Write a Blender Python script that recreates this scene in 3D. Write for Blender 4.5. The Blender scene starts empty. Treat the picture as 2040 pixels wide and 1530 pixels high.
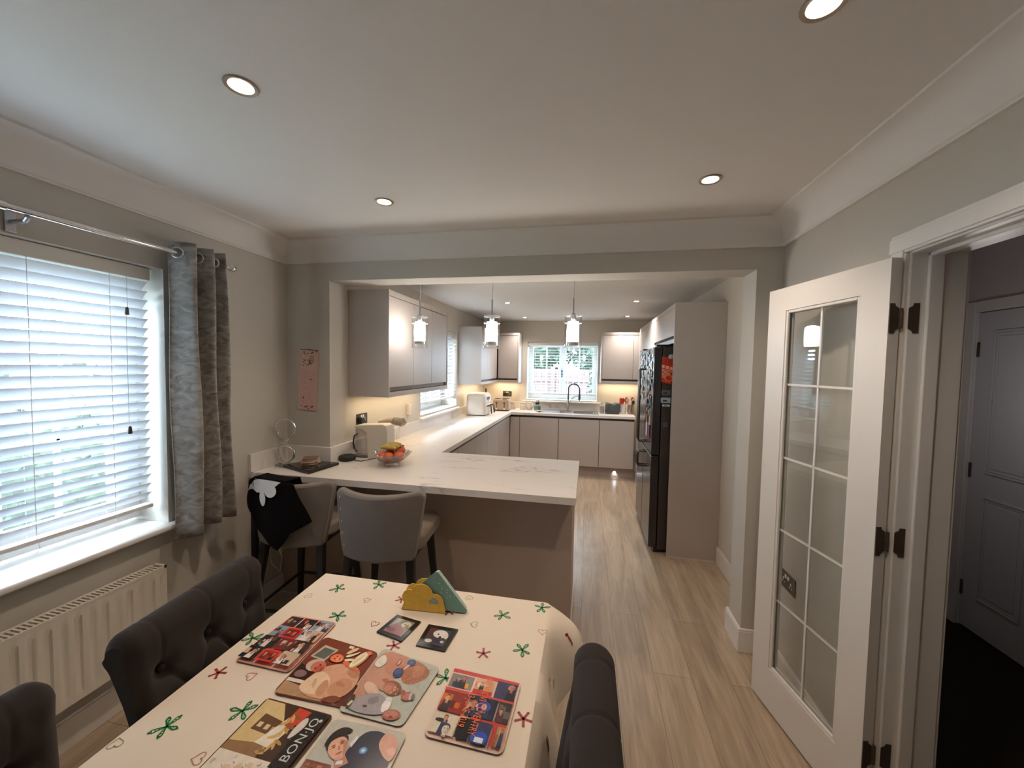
import bpy, bmesh, math, random
from mathutils import Vector, Matrix, noise
random.seed(7)
PI = math.pi
SC = bpy.context.scene
COL = SC.collection

# ------------------------------------------------------------------ camera
cam_d = bpy.data.cameras.new('camera'); cam = bpy.data.objects.new('camera', cam_d); COL.objects.link(cam)
cam_d.sensor_width = 36.0; cam_d.sensor_fit = 'HORIZONTAL'
cam_d.lens = 775.58 / 2040 * 36.0
cam_d.clip_start = 0.02; cam_d.clip_end = 200
_r = Vector((0.98140457, 0.19109728, 0.01808035)); _u = Vector((-0.02642203, 0.04119373, 0.99880176)); _f = Vector((-0.19012351, 0.98070633, -0.04547689))
M = Matrix.Identity(4)
for i in range(3):
    M[i][0] = _r[i]; M[i][1] = _u[i]; M[i][2] = -_f[i]
M[0][3], M[1][3], M[2][3] = 0.0, 0.0, 1.595
cam.matrix_world = M
SC.camera = cam

# ------------------------------------------------------------------ world / exposure
w = bpy.data.worlds.new('sky'); SC.world = w; w.use_nodes = True
nt = w.node_tree; bg = nt.nodes['Background']
bg.inputs['Color'].default_value = (0.68, 0.82, 1.0, 1); bg.inputs['Strength'].default_value = 64.0
SC.view_settings.view_transform = 'Standard'
SC.view_settings.look = 'None'
SC.view_settings.exposure = 0.1
SC.view_settings.gamma = 1.0
SC.view_settings.use_curve_mapping = False
SC.cycles.max_bounces = 10
SC.cycles.diffuse_bounces = 6
SC.cycles.transparent_max_bounces = 16
SC.cycles.sample_clamp_indirect = 6.0
SC.cycles.caustics_reflective = False
SC.cycles.caustics_refractive = False

WARM = (1.0, 0.79, 0.61); COOL = (1.0, .93, .87); NEUT = (1.0, 0.90, 0.78)
P_DOWN, P_KDOWN, P_PEND, P_UNDER = 24.0, 44.0, 42.0, 2.2

# ------------------------------------------------------------------ plan (metres; camera stands at 0,0)
XL, XR, Y0, Y1, YB = -2.053, 1.023, 2.36, 2.545, 6.31
OL, OR, OH, CH, KH = -1.72, 0.89, 2.147, 2.40, 2.338
XKR, HC = 1.097, 2.264
WT = 0.91
YN = -2.6            # wall behind the camera

# ------------------------------------------------------------------ materials
MC = {}
def mat(name, color, rough=0.6, metal=0.0, spec=0.5, bump=None, noise_amt=0.0, nscale=20, emit=None, estr=0, sheen=0, trans=0, coat=0):
    if name in MC: return MC[name]
    m = bpy.data.materials.new(name); m.use_nodes = True; n = m.node_tree.nodes; l = m.node_tree.links
    b = n['Principled BSDF']
    b.inputs['Base Color'].default_value = (*color, 1); b.inputs['Roughness'].default_value = rough
    b.inputs['Metallic'].default_value = metal; b.inputs['Specular IOR Level'].default_value = spec
    if sheen: b.inputs['Sheen Weight'].default_value = sheen; b.inputs['Sheen Roughness'].default_value = .4
    if coat: b.inputs['Coat Weight'].default_value = coat
    if emit: b.inputs['Emission Color'].default_value = (*emit, 1); b.inputs['Emission Strength'].default_value = estr
    if noise_amt or bump:
        tc = n.new('ShaderNodeTexCoord'); t = n.new('ShaderNodeTexNoise'); t.inputs['Scale'].default_value = nscale; t.inputs['Detail'].default_value = 4
        l.new(tc.outputs['Object'], t.inputs['Vector'])
        if noise_amt:
            r = n.new('ShaderNodeMix'); r.data_type = 'RGBA'
            r.inputs['A'].default_value = (*[c * (1 - noise_amt) for c in color], 1); r.inputs['B'].default_value = (*[min(1, c * (1 + noise_amt)) for c in color], 1)
            l.new(t.outputs['Fac'], r.inputs['Factor']); l.new(r.outputs['Result'], b.inputs['Base Color'])
        if bump:
            t2 = n.new('ShaderNodeTexNoise'); t2.inputs['Scale'].default_value = bump[1]; l.new(tc.outputs['Object'], t2.inputs['Vector'])
            bp = n.new('ShaderNodeBump'); bp.inputs['Strength'].default_value = bump[0]; bp.inputs['Distance'].default_value = 0.005
            l.new(t2.outputs['Fac'], bp.inputs['Height']); l.new(bp.outputs['Normal'], b.inputs['Normal'])
    MC[name] = m; return m
def srgb(r, g, b):
    f = lambda c: ((c / 255 + .055) / 1.055) ** 2.4 if c > 10 else c / 255 / 12.92
    return (f(r), f(g), f(b))
def hexm(h, rough=.35):
    h = h.lstrip('#'); return mat('print_' + h, srgb(*[int(h[i:i + 2], 16) for i in (0, 2, 4)]), rough, noise_amt=.2, nscale=90)

wall_m = mat('wall_paint', srgb(196, 190, 180), .85, bump=(.06, 160), noise_amt=.015, nscale=3)
kwall_m = mat('kitchen_wall_paint', srgb(205, 197, 184), .85, bump=(.06, 160), noise_amt=.015, nscale=3)
hall_m = mat('hall_wall_paint', srgb(178, 172, 172), .85, bump=(.06, 160))
ceil_m = mat('ceiling_paint', srgb(228, 224, 220), .9, bump=(.05, 120), noise_amt=.01, nscale=2)
white_m = mat('white_gloss_paint', srgb(232, 228, 222), .35, bump=(.02, 30))
upvc_m = mat('white_upvc', srgb(238, 240, 242), .3)
cab_m = mat('cashmere_cabinet', srgb(184, 173, 165), .38, noise_amt=.01, nscale=4)
cabdark_m = mat('carcass_gap_shade', srgb(62, 54, 50), .6); grip_m = mat('grip_channel', srgb(132, 118, 108), .5)  # first colour darkens the carcasses, painting shade into the door gaps
plinth_m = mat('plinth', srgb(165, 150, 140), .45)
panel_m = mat('peninsula_panel', srgb(176, 158, 145), .42)
gap_m = mat('shadow_gap', srgb(48, 42, 38), .8)
black_m = mat('black_plastic', srgb(20, 19, 19), .4)
blackw_m = mat('black_wood', srgb(22, 19, 18), .5)
chrome_m = mat('chrome', (.78, .78, .78), .12, 1)
steel_m = mat('brushed_steel', (.45, .45, .46), .32, 1)
nickel_m = mat('dark_nickel', srgb(92, 84, 76), .35, .8)
hinge_m = mat('bronze_hinge', srgb(96, 82, 70), .45, .6, noise_amt=.2, nscale=60)
fridge_m = mat('fridge_black_steel', srgb(72, 68, 70), .22, .75)
fridges_m = mat('fridge_side', srgb(66, 58, 54), .45, .3)
cream_m = mat('cream_plastic', srgb(214, 206, 188), .4)
taupe_m = mat('taupe_plastic', srgb(178, 164, 150), .45)
chair_m = mat('charcoal_upholstery', srgb(52, 46, 43), .95, sheen=.08, bump=(.25, 900), noise_amt=.08, nscale=300, spec=.2)
stool_m = mat('grey_velvet', srgb(116, 108, 101), .85, sheen=.25, bump=(.15, 500), noise_amt=.08, nscale=12, spec=.25)
stoolseat_m = mat('taupe_velvet', srgb(138, 126, 112), .85, sheen=.4, noise_amt=.05, nscale=12, spec=.25)
cloth_m = mat('cream_tablecloth', srgb(227, 213, 195), .8, bump=(.1, 60))
radi_m = mat('radiator_enamel', srgb(226, 218, 204), .4)
blind_m = None
carpet_m = mat('dark_carpet', srgb(44, 37, 31), 1, bump=(.8, 400), noise_amt=.35, nscale=260, spec=.1)
hdoor_m = mat('hall_door_paint', srgb(186, 186, 190), .5)
blackcloth_m = mat('black_cloth', srgb(14, 12, 12), 1, bump=(.3, 300), spec=.1)
whitecloth_m = mat('white_cloth', srgb(232, 226, 220), .9)
mortarw = mat('white_line', srgb(240, 240, 238), .5)

def blind_material():
    m = bpy.data.materials.new('blind_slat_white'); m.use_nodes = True; n = m.node_tree.nodes; l = m.node_tree.links
    b = n['Principled BSDF']; b.inputs['Base Color'].default_value = (*srgb(242, 242, 244), 1); b.inputs['Roughness'].default_value = .45
    t = n.new('ShaderNodeBsdfTranslucent'); t.inputs['Color'].default_value = (.85, .88, .92, 1)
    mx = n.new('ShaderNodeMixShader'); mx.inputs[0].default_value = .12
    l.new(b.outputs[0], mx.inputs[1]); l.new(t.outputs[0], mx.inputs[2]); l.new(mx.outputs[0], n['Material Output'].inputs[0])
    return m
blind_m = blind_material()

def glass_material(name, tint=(1, 1, 1), refl=1.0):
    m = bpy.data.materials.new(name); m.use_nodes = True; n = m.node_tree.nodes; l = m.node_tree.links
    n.remove(n['Principled BSDF'])
    tr = n.new('ShaderNodeBsdfTransparent'); tr.inputs[0].default_value = (*tint, 1)
    g = n.new('ShaderNodeBsdfGlossy'); g.inputs['Roughness'].default_value = .02
    lw = n.new('ShaderNodeLayerWeight'); lw.inputs[0].default_value = .5
    pw = n.new('ShaderNodeMath'); pw.operation = 'POWER'; pw.inputs[1].default_value = 4.0; l.new(lw.outputs['Facing'], pw.inputs[0])
    fr = n.new('ShaderNodeMath'); fr.operation = 'MULTIPLY_ADD'; fr.inputs[1].default_value = .92; fr.inputs[2].default_value = .045; l.new(pw.outputs[0], fr.inputs[0])
    mu = n.new('ShaderNodeMath'); mu.operation = 'MULTIPLY'; mu.inputs[1].default_value = refl; mu.use_clamp = True
    mx = n.new('ShaderNodeMixShader')
    l.new(fr.outputs[0], mu.inputs[0]); l.new(mu.outputs[0], mx.inputs[0]); l.new(tr.outputs[0], mx.inputs[1]); l.new(g.outputs[0], mx.inputs[2])
    l.new(mx.outputs[0], n['Material Output'].inputs[0]); return m
glass_m = glass_material('clear_glass', (.97, .98, .97), 1.0); shade_m = glass_material('pendant_glass', (.99, .99, .99), 1.3)
pane_m = glass_material('window_glass', (.95, .98, .98), 1.0)
bowl_m = glass_material('crystal_glass', (.86, .86, .88), 3.0)
jug_m = glass_material('smoky_plastic', (.62, .62, .66), 2.0)

def velvet_curtain():
    m = bpy.data.materials.new('crushed_velvet_grey'); m.use_nodes = True; n = m.node_tree.nodes; l = m.node_tree.links
    b = n['Principled BSDF']; b.inputs['Roughness'].default_value = .55; b.inputs['Sheen Weight'].default_value = .7; b.inputs['Sheen Roughness'].default_value = .35; b.inputs['Specular IOR Level'].default_value = .4
    tc = n.new('ShaderNodeTexCoord'); mp = n.new('ShaderNodeMapping'); mp.inputs['Scale'].default_value = (5, 5, 9); l.new(tc.outputs['Object'], mp.inputs[0])
    t = n.new('ShaderNodeTexNoise'); t.inputs['Scale'].default_value = 3; t.inputs['Detail'].default_value = 8; t.inputs['Distortion'].default_value = 1.2; l.new(mp.outputs[0], t.inputs['Vector'])
    cr = n.new('ShaderNodeValToRGB'); cr.color_ramp.elements[0].position = .33; cr.color_ramp.elements[0].color = (*srgb(112, 106, 98), 1)
    cr.color_ramp.elements[1].position = .72; cr.color_ramp.elements[1].color = (*srgb(174, 169, 164), 1)
    l.new(t.outputs['Fac'], cr.inputs[0]); l.new(cr.outputs[0], b.inputs['Base Color'])
    bp = n.new('ShaderNodeBump'); bp.inputs['Strength'].default_value = .25; bp.inputs['Distance'].default_value = .006; l.new(t.outputs['Fac'], bp.inputs['Height']); l.new(bp.outputs[0], b.inputs['Normal'])
    return m
velvet_m = velvet_curtain()

def floor_material():
    m = bpy.data.materials.new('oak_plank_floor'); m.use_nodes = True; n = m.node_tree.nodes; l = m.node_tree.links
    b = n['Principled BSDF']; b.inputs['Roughness'].default_value = .33; b.inputs['Specular IOR Level'].default_value = .45
    tc = n.new('ShaderNodeTexCoord'); sp = n.new('ShaderNodeSeparateXYZ'); cb = n.new('ShaderNodeCombineXYZ')
    l.new(tc.outputs['Object'], sp.inputs[0]); l.new(sp.outputs['Y'], cb.inputs['X']); l.new(sp.outputs['X'], cb.inputs['Y'])
    br = n.new('ShaderNodeTexBrick'); br.offset = .37; br.inputs['Scale'].default_value = 1; br.inputs['Brick Width'].default_value = 1.28; br.inputs['Row Height'].default_value = .19
    br.inputs['Mortar Size'].default_value = .0012; br.inputs['Mortar Smooth'].default_value = .1; br.inputs['Bias'].default_value = 0
    br.inputs['Color1'].default_value = (*srgb(180, 160, 138), 1); br.inputs['Color2'].default_value = (*srgb(196, 177, 154), 1); br.inputs['Mortar'].default_value = (*srgb(128, 112, 98), 1)
    l.new(cb.outputs[0], br.inputs['Vector'])
    mp = n.new('ShaderNodeMapping'); mp.inputs['Scale'].default_value = (16, 1.1, 1); l.new(tc.outputs['Object'], mp.inputs[0])
    t = n.new('ShaderNodeTexNoise'); t.inputs['Scale'].default_value = 3; t.inputs['Detail'].default_value = 9; t.inputs['Roughness'].default_value = .65; t.inputs['Distortion'].default_value = .6; l.new(mp.outputs[0], t.inputs['Vector'])
    cr = n.new('ShaderNodeValToRGB'); cr.color_ramp.elements[0].position = .3; cr.color_ramp.elements[0].color = (.74, .72, .70, 1); cr.color_ramp.elements[1].position = .7; cr.color_ramp.elements[1].color = (1.1, 1.1, 1.1, 1)
    l.new(t.outputs['Fac'], cr.inputs[0])
    mx = n.new('ShaderNodeMix'); mx.data_type = 'RGBA'; mx.blend_type = 'MULTIPLY'; mx.inputs['Factor'].default_value = 1
    l.new(br.outputs['Color'], mx.inputs['A']); l.new(cr.outputs[0], mx.inputs['B'])
    mp2 = n.new('ShaderNodeMapping'); mp2.inputs['Scale'].default_value = (3.2, .35, 1); l.new(tc.outputs['Object'], mp2.inputs[0])
    t2 = n.new('ShaderNodeTexNoise'); t2.inputs['Scale'].default_value = 2.2; t2.inputs['Detail'].default_value = 3; t2.inputs['Distortion'].default_value = 1.5; l.new(mp2.outputs[0], t2.inputs['Vector'])
    cr2 = n.new('ShaderNodeValToRGB'); cr2.color_ramp.elements[0].position = .35; cr2.color_ramp.elements[0].color = (.80, .78, .76, 1); cr2.color_ramp.elements[1].position = .65; cr2.color_ramp.elements[1].color = (1.08, 1.07, 1.05, 1); l.new(t2.outputs['Fac'], cr2.inputs[0])
    m3 = n.new('ShaderNodeMix'); m3.data_type = 'RGBA'; m3.blend_type = 'MULTIPLY'; m3.inputs['Factor'].default_value = 1
    l.new(mx.outputs['Result'], m3.inputs['A']); l.new(cr2.outputs[0], m3.inputs['B']); l.new(m3.outputs['Result'], b.inputs['Base Color'])
    return m
floor_m = floor_material()

def marble_material():
    m = bpy.data.materials.new('marble_worktop'); m.use_nodes = True; n = m.node_tree.nodes; l = m.node_tree.links
    b = n['Principled BSDF']; b.inputs['Roughness'].default_value = .45
    tc = n.new('ShaderNodeTexCoord'); mp = n.new('ShaderNodeMapping'); mp.inputs['Rotation'].default_value = (0, 0, .95); mp.inputs['Scale'].default_value = (.9, 3.2, 1)
    l.new(tc.outputs['Object'], mp.inputs[0])
    t = n.new('ShaderNodeTexNoise'); t.inputs['Scale'].default_value = 1.3; t.inputs['Detail'].default_value = 7; t.inputs['Distortion'].default_value = .5; l.new(mp.outputs[0], t.inputs['Vector'])
    a = n.new('ShaderNodeMath'); a.operation = 'SUBTRACT'; a.inputs[1].default_value = .5; l.new(t.outputs['Fac'], a.inputs[0])
    ab = n.new('ShaderNodeMath'); ab.operation = 'ABSOLUTE'; l.new(a.outputs[0], ab.inputs[0])
    cr = n.new('ShaderNodeValToRGB'); e = cr.color_ramp.elements
    e[0].position = 0; e[0].color = (*srgb(176, 168, 162), 1); e[1].position = .012; e[1].color = (*srgb(222, 215, 208), 1)
    l.new(ab.outputs[0], cr.inputs[0])
    t2 = n.new('ShaderNodeTexNoise'); t2.inputs['Scale'].default_value = 2.2; l.new(tc.outputs['Object'], t2.inputs['Vector'])
    cr2 = n.new('ShaderNodeValToRGB'); cr2.color_ramp.elements[0].position = .45; cr2.color_ramp.elements[1].position = .62; l.new(t2.outputs['Fac'], cr2.inputs[0])
    mx = n.new('ShaderNodeMix'); mx.data_type = 'RGBA'; mx.inputs['A'].default_value = (*srgb(222, 215, 208), 1)
    l.new(cr2.outputs[0], mx.inputs['Factor']); l.new(cr.outputs[0], mx.inputs['B']); l.new(mx.outputs['Result'], b.inputs['Base Color'])
    return m
marble_m = marble_material()

def foliage_material(name, c1, c2, scale=14):
    m = bpy.data.materials.new(name); m.use_nodes = True; n = m.node_tree.nodes; l = m.node_tree.links
    b = n['Principled BSDF']; b.inputs['Roughness'].default_value = .7
    tc = n.new('ShaderNodeTexCoord'); t = n.new('ShaderNodeTexNoise'); t.inputs['Scale'].default_value = scale; t.inputs['Detail'].default_value = 6; l.new(tc.outputs['Object'], t.inputs['Vector'])
    cr = n.new('ShaderNodeValToRGB'); cr.color_ramp.elements[0].position = .38; cr.color_ramp.elements[0].color = (*c1, 1); cr.color_ramp.elements[1].position = .62; cr.color_ramp.elements[1].color = (*c2, 1)
    l.new(t.outputs['Fac'], cr.inputs[0]); l.new(cr.outputs[0], b.inputs['Base Color']); return m
leaf_m = foliage_material('hedge_leaf', (.005, .009, .005), (.026, .042, .02))
grass_m = foliage_material('lawn', (.04, .07, .02), (.08, .11, .04), 30)
fence_m = mat('fence_board', srgb(52, 38, 34), .9, noise_amt=.2, nscale=8)
bounce_m = mat('bounce_slab_pale', srgb(226, 224, 220), .9, noise_amt=.1, nscale=6)

# ------------------------------------------------------------------ mesh builder
OFF = {}
class MB:
    def __init__(s): s.v = []; s.f = []; s.m = []
    def add(s, vs, fs, mi=0, X=None):
        o = len(s.v)
        s.v += [tuple(X @ Vector(p)) if X else tuple(p) for p in vs]
        for f in fs: s.f.append([o + i for i in f]); s.m.append(mi)
        return s
    def box(s, x0, y0, z0, x1, y1, z1, mi=0, X=None):
        vs = [(x, y, z) for z in (z0, z1) for y in (y0, y1) for x in (x0, x1)]
        return s.add(vs, [(0, 2, 3, 1), (4, 5, 7, 6), (0, 1, 5, 4), (2, 6, 7, 3), (0, 4, 6, 2), (1, 3, 7, 5)], mi, X)
    def prism(s, pts, z0, z1, mi=0, X=None):          # pts ccw in xy, extruded in z
        n = len(pts); vs = [(p[0], p[1], z0) for p in pts] + [(p[0], p[1], z1) for p in pts]
        fs = [tuple(range(n))[::-1], tuple(range(n, 2 * n))] + [(i, (i + 1) % n, n + (i + 1) % n, n + i) for i in range(n)]
        return s.add(vs, fs, mi, X)
    def poly(s, pts, mi=0, X=None): return s.add(pts, [tuple(range(len(pts)))], mi, X)
    def lathe(s, prof, c=(0, 0, 0), n=24, mi=0, X=None, sy=1.0):   # prof (r, z)
        vs = []; fs = []
        for r, z in prof:
            for k in range(n):
                a = 2 * PI * k / n; vs.append((c[0] + r * math.cos(a), c[1] + sy * r * math.sin(a), c[2] + z))
        for j in range(len(prof) - 1):
            for k in range(n):
                a, b = j * n + k, j * n + (k + 1) % n; fs.append((a, b, b + n, a + n))
        if prof[0][0] > 1e-5: fs.append(tuple(range(n))[::-1])
        if prof[-1][0] > 1e-5: fs.append(tuple((len(prof) - 1) * n + k for k in range(n)))
        return s.add(vs, fs, mi, X)
    def tube(s, pts, r, n=10, mi=0, closed=False, X=None):
        P = [Vector(p) for p in pts]; N = len(P); vs = []; fs = []
        rr = r if isinstance(r, (list, tuple)) else [r] * N
        up = Vector((0, 0, 1)); prev = None
        for i in range(N):
            t = (P[(i + 1) % N] - P[i - 1]) if closed else (P[min(i + 1, N - 1)] - P[max(i - 1, 0)])
            t.normalize()
            if prev is None:
                a = up if abs(t.dot(up)) < .9 else Vector((1, 0, 0)); q = (a - t * a.dot(t)).normalized()
            else: q = (prev - t * prev.dot(t)).normalized()
            prev = q; b = t.cross(q)
            for k in range(n):
                an = 2 * PI * k / n; vs.append(P[i] + (q * math.cos(an) + b * math.sin(an)) * rr[i])
        for i in range(N if closed else N - 1):
            for k in range(n):
                a = i * n + k; b2 = i * n + (k + 1) % n; c = ((i + 1) % N) * n + (k + 1) % n; d = ((i + 1) % N) * n + k
                fs.append((a, b2, c, d))
        if not closed: fs += [tuple(range(n))[::-1], tuple((N - 1) * n + k for k in range(n))]
        return s.add(vs, fs, mi, X)
    def grid(s, fn, nu, nv, mi=0, X=None, cu=False):
        vs = [fn(i / (nu if cu else nu), j / nv) for i in range(nu if cu else nu + 1) for j in range(nv + 1)]
        fs = []
        for i in range(nu):
            for j in range(nv):
                a = i * (nv + 1) + j; b = ((i + 1) % nu if cu else i + 1) * (nv + 1) + j
                fs.append((a, b, b + 1, a + 1))
        return s.add(vs, fs, mi, X)
    def ball(s, c, r, n=16, mi=0, sc=(1, 1, 1), X=None):
        h = n // 2
        prof = [(max(1e-6, r * math.sin(PI * k / h)), -r * math.cos(PI * k / h)) for k in range(h + 1)]
        vs = []; fs = []
        for R_, z in prof:
            for k in range(n):
                a = 2 * PI * k / n; vs.append((c[0] + sc[0] * R_ * math.cos(a), c[1] + sc[1] * R_ * math.sin(a), c[2] + sc[2] * z))
        for j in range(h):
            for k in range(n):
                a, b = j * n + k, j * n + (k + 1) % n; fs.append((a, b, b + n, a + n))
        return s.add(vs, fs, mi, X)
    def text(s, body, X, size, mi=0):
        cu = bpy.data.curves.new('lettering', 'FONT'); cu.body = body; cu.size = size; cu.align_x = 'CENTER'; cu.align_y = 'CENTER'; cu.resolution_u = 3
        ob = bpy.data.objects.new('lettering', cu); me = bpy.data.meshes.new_from_object(ob)
        s.add([v.co for v in me.vertices], [tuple(p.vertices) for p in me.polygons], mi, X)
        bpy.data.objects.remove(ob); bpy.data.meshes.remove(me); bpy.data.curves.remove(cu); return s
    def build(s, name, mats, parent=None, base=None, smooth=None, bevel=0, fix=True, seg=2):
        if not isinstance(mats, (list, tuple)): mats = [mats]
        off = Vector((0, 0, 0))
        if parent is not None: off = OFF.get(parent.name, Vector((0, 0, 0)))
        elif base is not None: off = Vector(base)
        me = bpy.data.meshes.new(name)
        me.from_pydata([tuple(Vector(p) - off) for p in s.v], [], s.f)
        for m in mats: me.materials.append(m)
        for p, mi in zip(me.polygons, s.m): p.material_index = mi
        if fix:
            bm = bmesh.new(); bm.from_mesh(me); bmesh.ops.recalc_face_normals(bm, faces=bm.faces); bm.to_mesh(me); bm.free()
        if smooth is not None:
            for p in me.polygons: p.use_smooth = True
            me.set_sharp_from_angle(angle=math.radians(smooth))
        o = bpy.data.objects.new(name, me); COL.objects.link(o)
        if parent is not None: o.parent = parent; OFF[o.name] = off
        else: o.location = off; OFF[o.name] = off
        if bevel:
            b = o.modifiers.new('bevel', 'BEVEL'); b.width = bevel; b.segments = seg; b.limit_method = 'ANGLE'; b.angle_limit = math.radians(40)
        return o

def tag(o, label=None, cat=None, group=None, kind=None):
    if label: o['label'] = label
    if cat: o['category'] = cat
    if group: o['group'] = group
    if kind: o['kind'] = kind
    return o
def thing(name, label, cat, loc=(0, 0, 0), rz=0, group=None, local=False):
    o = bpy.data.objects.new(name, None); COL.objects.link(o); o.location = loc; o.rotation_euler = (0, 0, rz); o.empty_display_size = .05
    OFF[o.name] = Vector((0, 0, 0)) if (local or rz) else Vector(loc)
    return tag(o, label, cat, group)
def struct_root(name, loc=(0, 0, 0)):
    o = bpy.data.objects.new(name, None); COL.objects.link(o); o.location = loc; o.empty_display_size = .05
    OFF[o.name] = Vector(loc); o['kind'] = 'structure'; return o
def struct(name, mb, mats, **k):
    o = mb.build(name, mats, **k); o['kind'] = 'structure'; return o
KIDS = {}
def copy_tree(o, loc=None, rz=None, label=None, group=None):
    kids = {}
    for c in bpy.data.objects:
        if c.parent: kids.setdefault(c.parent.name, []).append(c)
    def cp(a, par):
        c = a.copy(); COL.objects.link(c); c.parent = par; OFF[c.name] = OFF.get(a.name, Vector((0, 0, 0)))
        for ch in kids.get(a.name, []): cp(ch, c)
        return c
    r = cp(o, None)
    if loc is not None: r.location = loc
    if rz is not None: r.rotation_euler = (0, 0, rz)
    if label: r['label'] = label
    if group: r['group'] = group
    return r
def lamp(name, kind, loc, energy, color, parent=None, **k):
    d = bpy.data.lights.new(name, kind); d.energy = energy; d.color = color
    for a, b in k.items():
        if a != 'rot': setattr(d, a, b)
    o = bpy.data.objects.new(name, d); COL.objects.link(o)
    off = OFF.get(parent.name, Vector((0, 0, 0))) if parent else Vector((0, 0, 0))
    o.location = Vector(loc) - off
    if 'rot' in k: o.rotation_euler = k['rot']
    if parent: o.parent = parent
    return o
def arc(cx, cy, r, a0, a1, n):
    return [(cx + r * math.cos(a0 + (a1 - a0) * i / n), cy + r * math.sin(a0 + (a1 - a0) * i / n)) for i in range(n + 1)]
def rrect(x0, y0, x1, y1, r, n=5):
    return arc(x1 - r, y0 + r, r, -PI / 2, 0, n) + arc(x1 - r, y1 - r, r, 0, PI / 2, n) + arc(x0 + r, y1 - r, r, PI / 2, PI, n) + arc(x0 + r, y0 + r, r, PI, 1.5 * PI, n)

# ================================================================== SHELL
HX = 2.36     # far wall of the hall
struct('floor', MB().box(-2.5, YN - .1, -.1, 1.178, YB + .3, 0), floor_m)
struct('floor', MB().box(1.178, -1.5, -.1, 3.3, 3.2, 0), carpet_m)
struct('ceiling', MB().box(-2.5, YN - .1, CH, XR + .155, Y0 + .01, CH + .15), ceil_m)
struct('ceiling', MB().box(-2.5, Y1 - .01, KH, XKR + .2, YB + .3, KH + .2), ceil_m)
struct('ceiling', MB().box(1.1785, -1.5, 2.42, 3.3, 3.2, 2.55), ceil_m)
# left wall of the dining room, window hole y WY0..WY1, z WZ0..WZ1
WY0, WY1, WZ0, WZ1, XO = -.35, 1.565, .775, 2.037, -2.33
mb = MB().box(XO, YN, 0, XL, WY0, CH).box(XO, WY1, 0, XL, Y0, CH).box(XO, WY0, 0, XL, WY1, WZ0).box(XO, WY0, WZ1, XL, WY1, CH)
struct('wall_left', mb, wall_m)
mb = MB().box(XO, YN - .12, 0, XR + .1, YN, CH); struct('wall_rear', mb, wall_m)
# right wall with doorway
DY1, DZ = 1.505, 1.985
DY0 = DY1 - 1.2
mb = MB().box(XR, DY1 + .03, 0, XR + .155, Y1, 2.42).box(XR, YN, 0, XR + .155, DY0 - .03, 2.42).box(XR, DY0 - .03, DZ + .03, XR + .155, DY1 + .03, 2.42)
struct('wall_right', mb, wall_m)
# opening wall
mb = MB().box(XL - .2, Y0, 0, OL, Y1, CH + .1).box(OL, Y0, OH, OR, Y1, CH + .1).box(OR, Y0, 0, XR, Y1, CH + .1)
struct('wall_opening', mb, wall_m)
# kitchen
KY0, KY1, KZ0, KZ1 = 3.83, 4.97, 1.06, 2.03
mb = MB().box(OL - .3, Y1, 0, OL, KY0, KH + .1).box(OL - .3, KY1, 0, OL, YB, KH + .1).box(OL - .3, KY0, 0, OL, KY1, KZ0).box(OL - .3, KY0, KZ1, OL, KY1, KH + .1)
struct('wall_kitchen_left', mb, kwall_m)
BX0, BX1, BZ0, BZ1 = -.975, .15, 1.065, 2.0
mb = MB().box(OL - .3, YB, 0, BX0, YB + .3, KH + .1).box(BX1, YB, 0, XKR + .2, YB + .3, KH + .1).box(BX0, YB, 0, BX1, YB + .3, BZ0).box(BX0, YB, BZ1, BX1, YB + .3, KH + .1)
struct('wall_back', mb, kwall_m)
struct('wall_kitchen_right', MB().box(XKR, Y1, 0, XKR + .12, YB, KH + .1), kwall_m)
# hall walls
mb = MB().box(1.178, 3.0, 0, HX + .1, 3.12, 2.45); struct('wall_hall_end', mb, hall_m)
HDY1, HDY0 = 2.93, 2.17
mb = MB().box(HX, HDY1 + .03, 0, HX + .1, 3.0, 2.45).box(HX, -1.4, 0, HX + .1, HDY0 - .03, 2.45).box(HX, HDY0 - .03, 2.0, HX + .1, HDY1 + .03, 2.45)
struct('wall_hall_far', mb, hall_m)
struct('hall_light_block', MB().box(HX + .101, 1.9, 0, HX + .2, 3.1, 2.45).box(HX + .0, 2.0, -.02, HX + .1, 3.0, -.001), hall_m)  # unseen block added to stop sky light leaking round the hall door
struct('wall_hall_near', MB().box(1.178, -1.5, 0, HX + .1, -1.4, 2.45), hall_m)

# cornices: coved profile swept along walls
def cornice(name, p0, p1, inward, m0=0, m1=0):
    D = .115; H_ = CH - HC
    prof = [(0, -H_), (.012, -H_), (.012, -H_ + .006)] + [(D - .012 - (D - .03) * math.cos(a) , -.012 - (H_ - .024) * (1 - math.sin(a))) for a in [PI / 2 * k / 8 for k in range(9)]] + [(D, -.01), (D, 0), (0, 0)]
    p0 = Vector(p0); p1 = Vector(p1); d = (p1 - p0).normalized(); iw = Vector(inward); n = len(prof); vs = []
    for e, (P, sgn, mt) in enumerate(((p0, 1, m0), (p1, -1, m1))):
        for a, z in prof: vs.append(P + iw * a + d * sgn * a * mt + Vector((0, 0, CH + z)))
    fs = [(i, (i + 1) % n, n + (i + 1) % n, n + i) for i in range(n)] + [tuple(range(n)), tuple(range(n, 2 * n))]
    return struct(name, MB().add(vs, fs), ceil_m, smooth=35)
cornice('trim_1', (XL, YN, 0), (XL, Y0, 0), (1, 0, 0), 0, 1)
cornice('trim_2', (XL, Y0, 0), (XR, Y0, 0), (0, -1, 0), 1, 1)
cornice('trim_3', (XR, YN, 0), (XR, Y0, 0), (-1, 0, 0), 0, 1)

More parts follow.
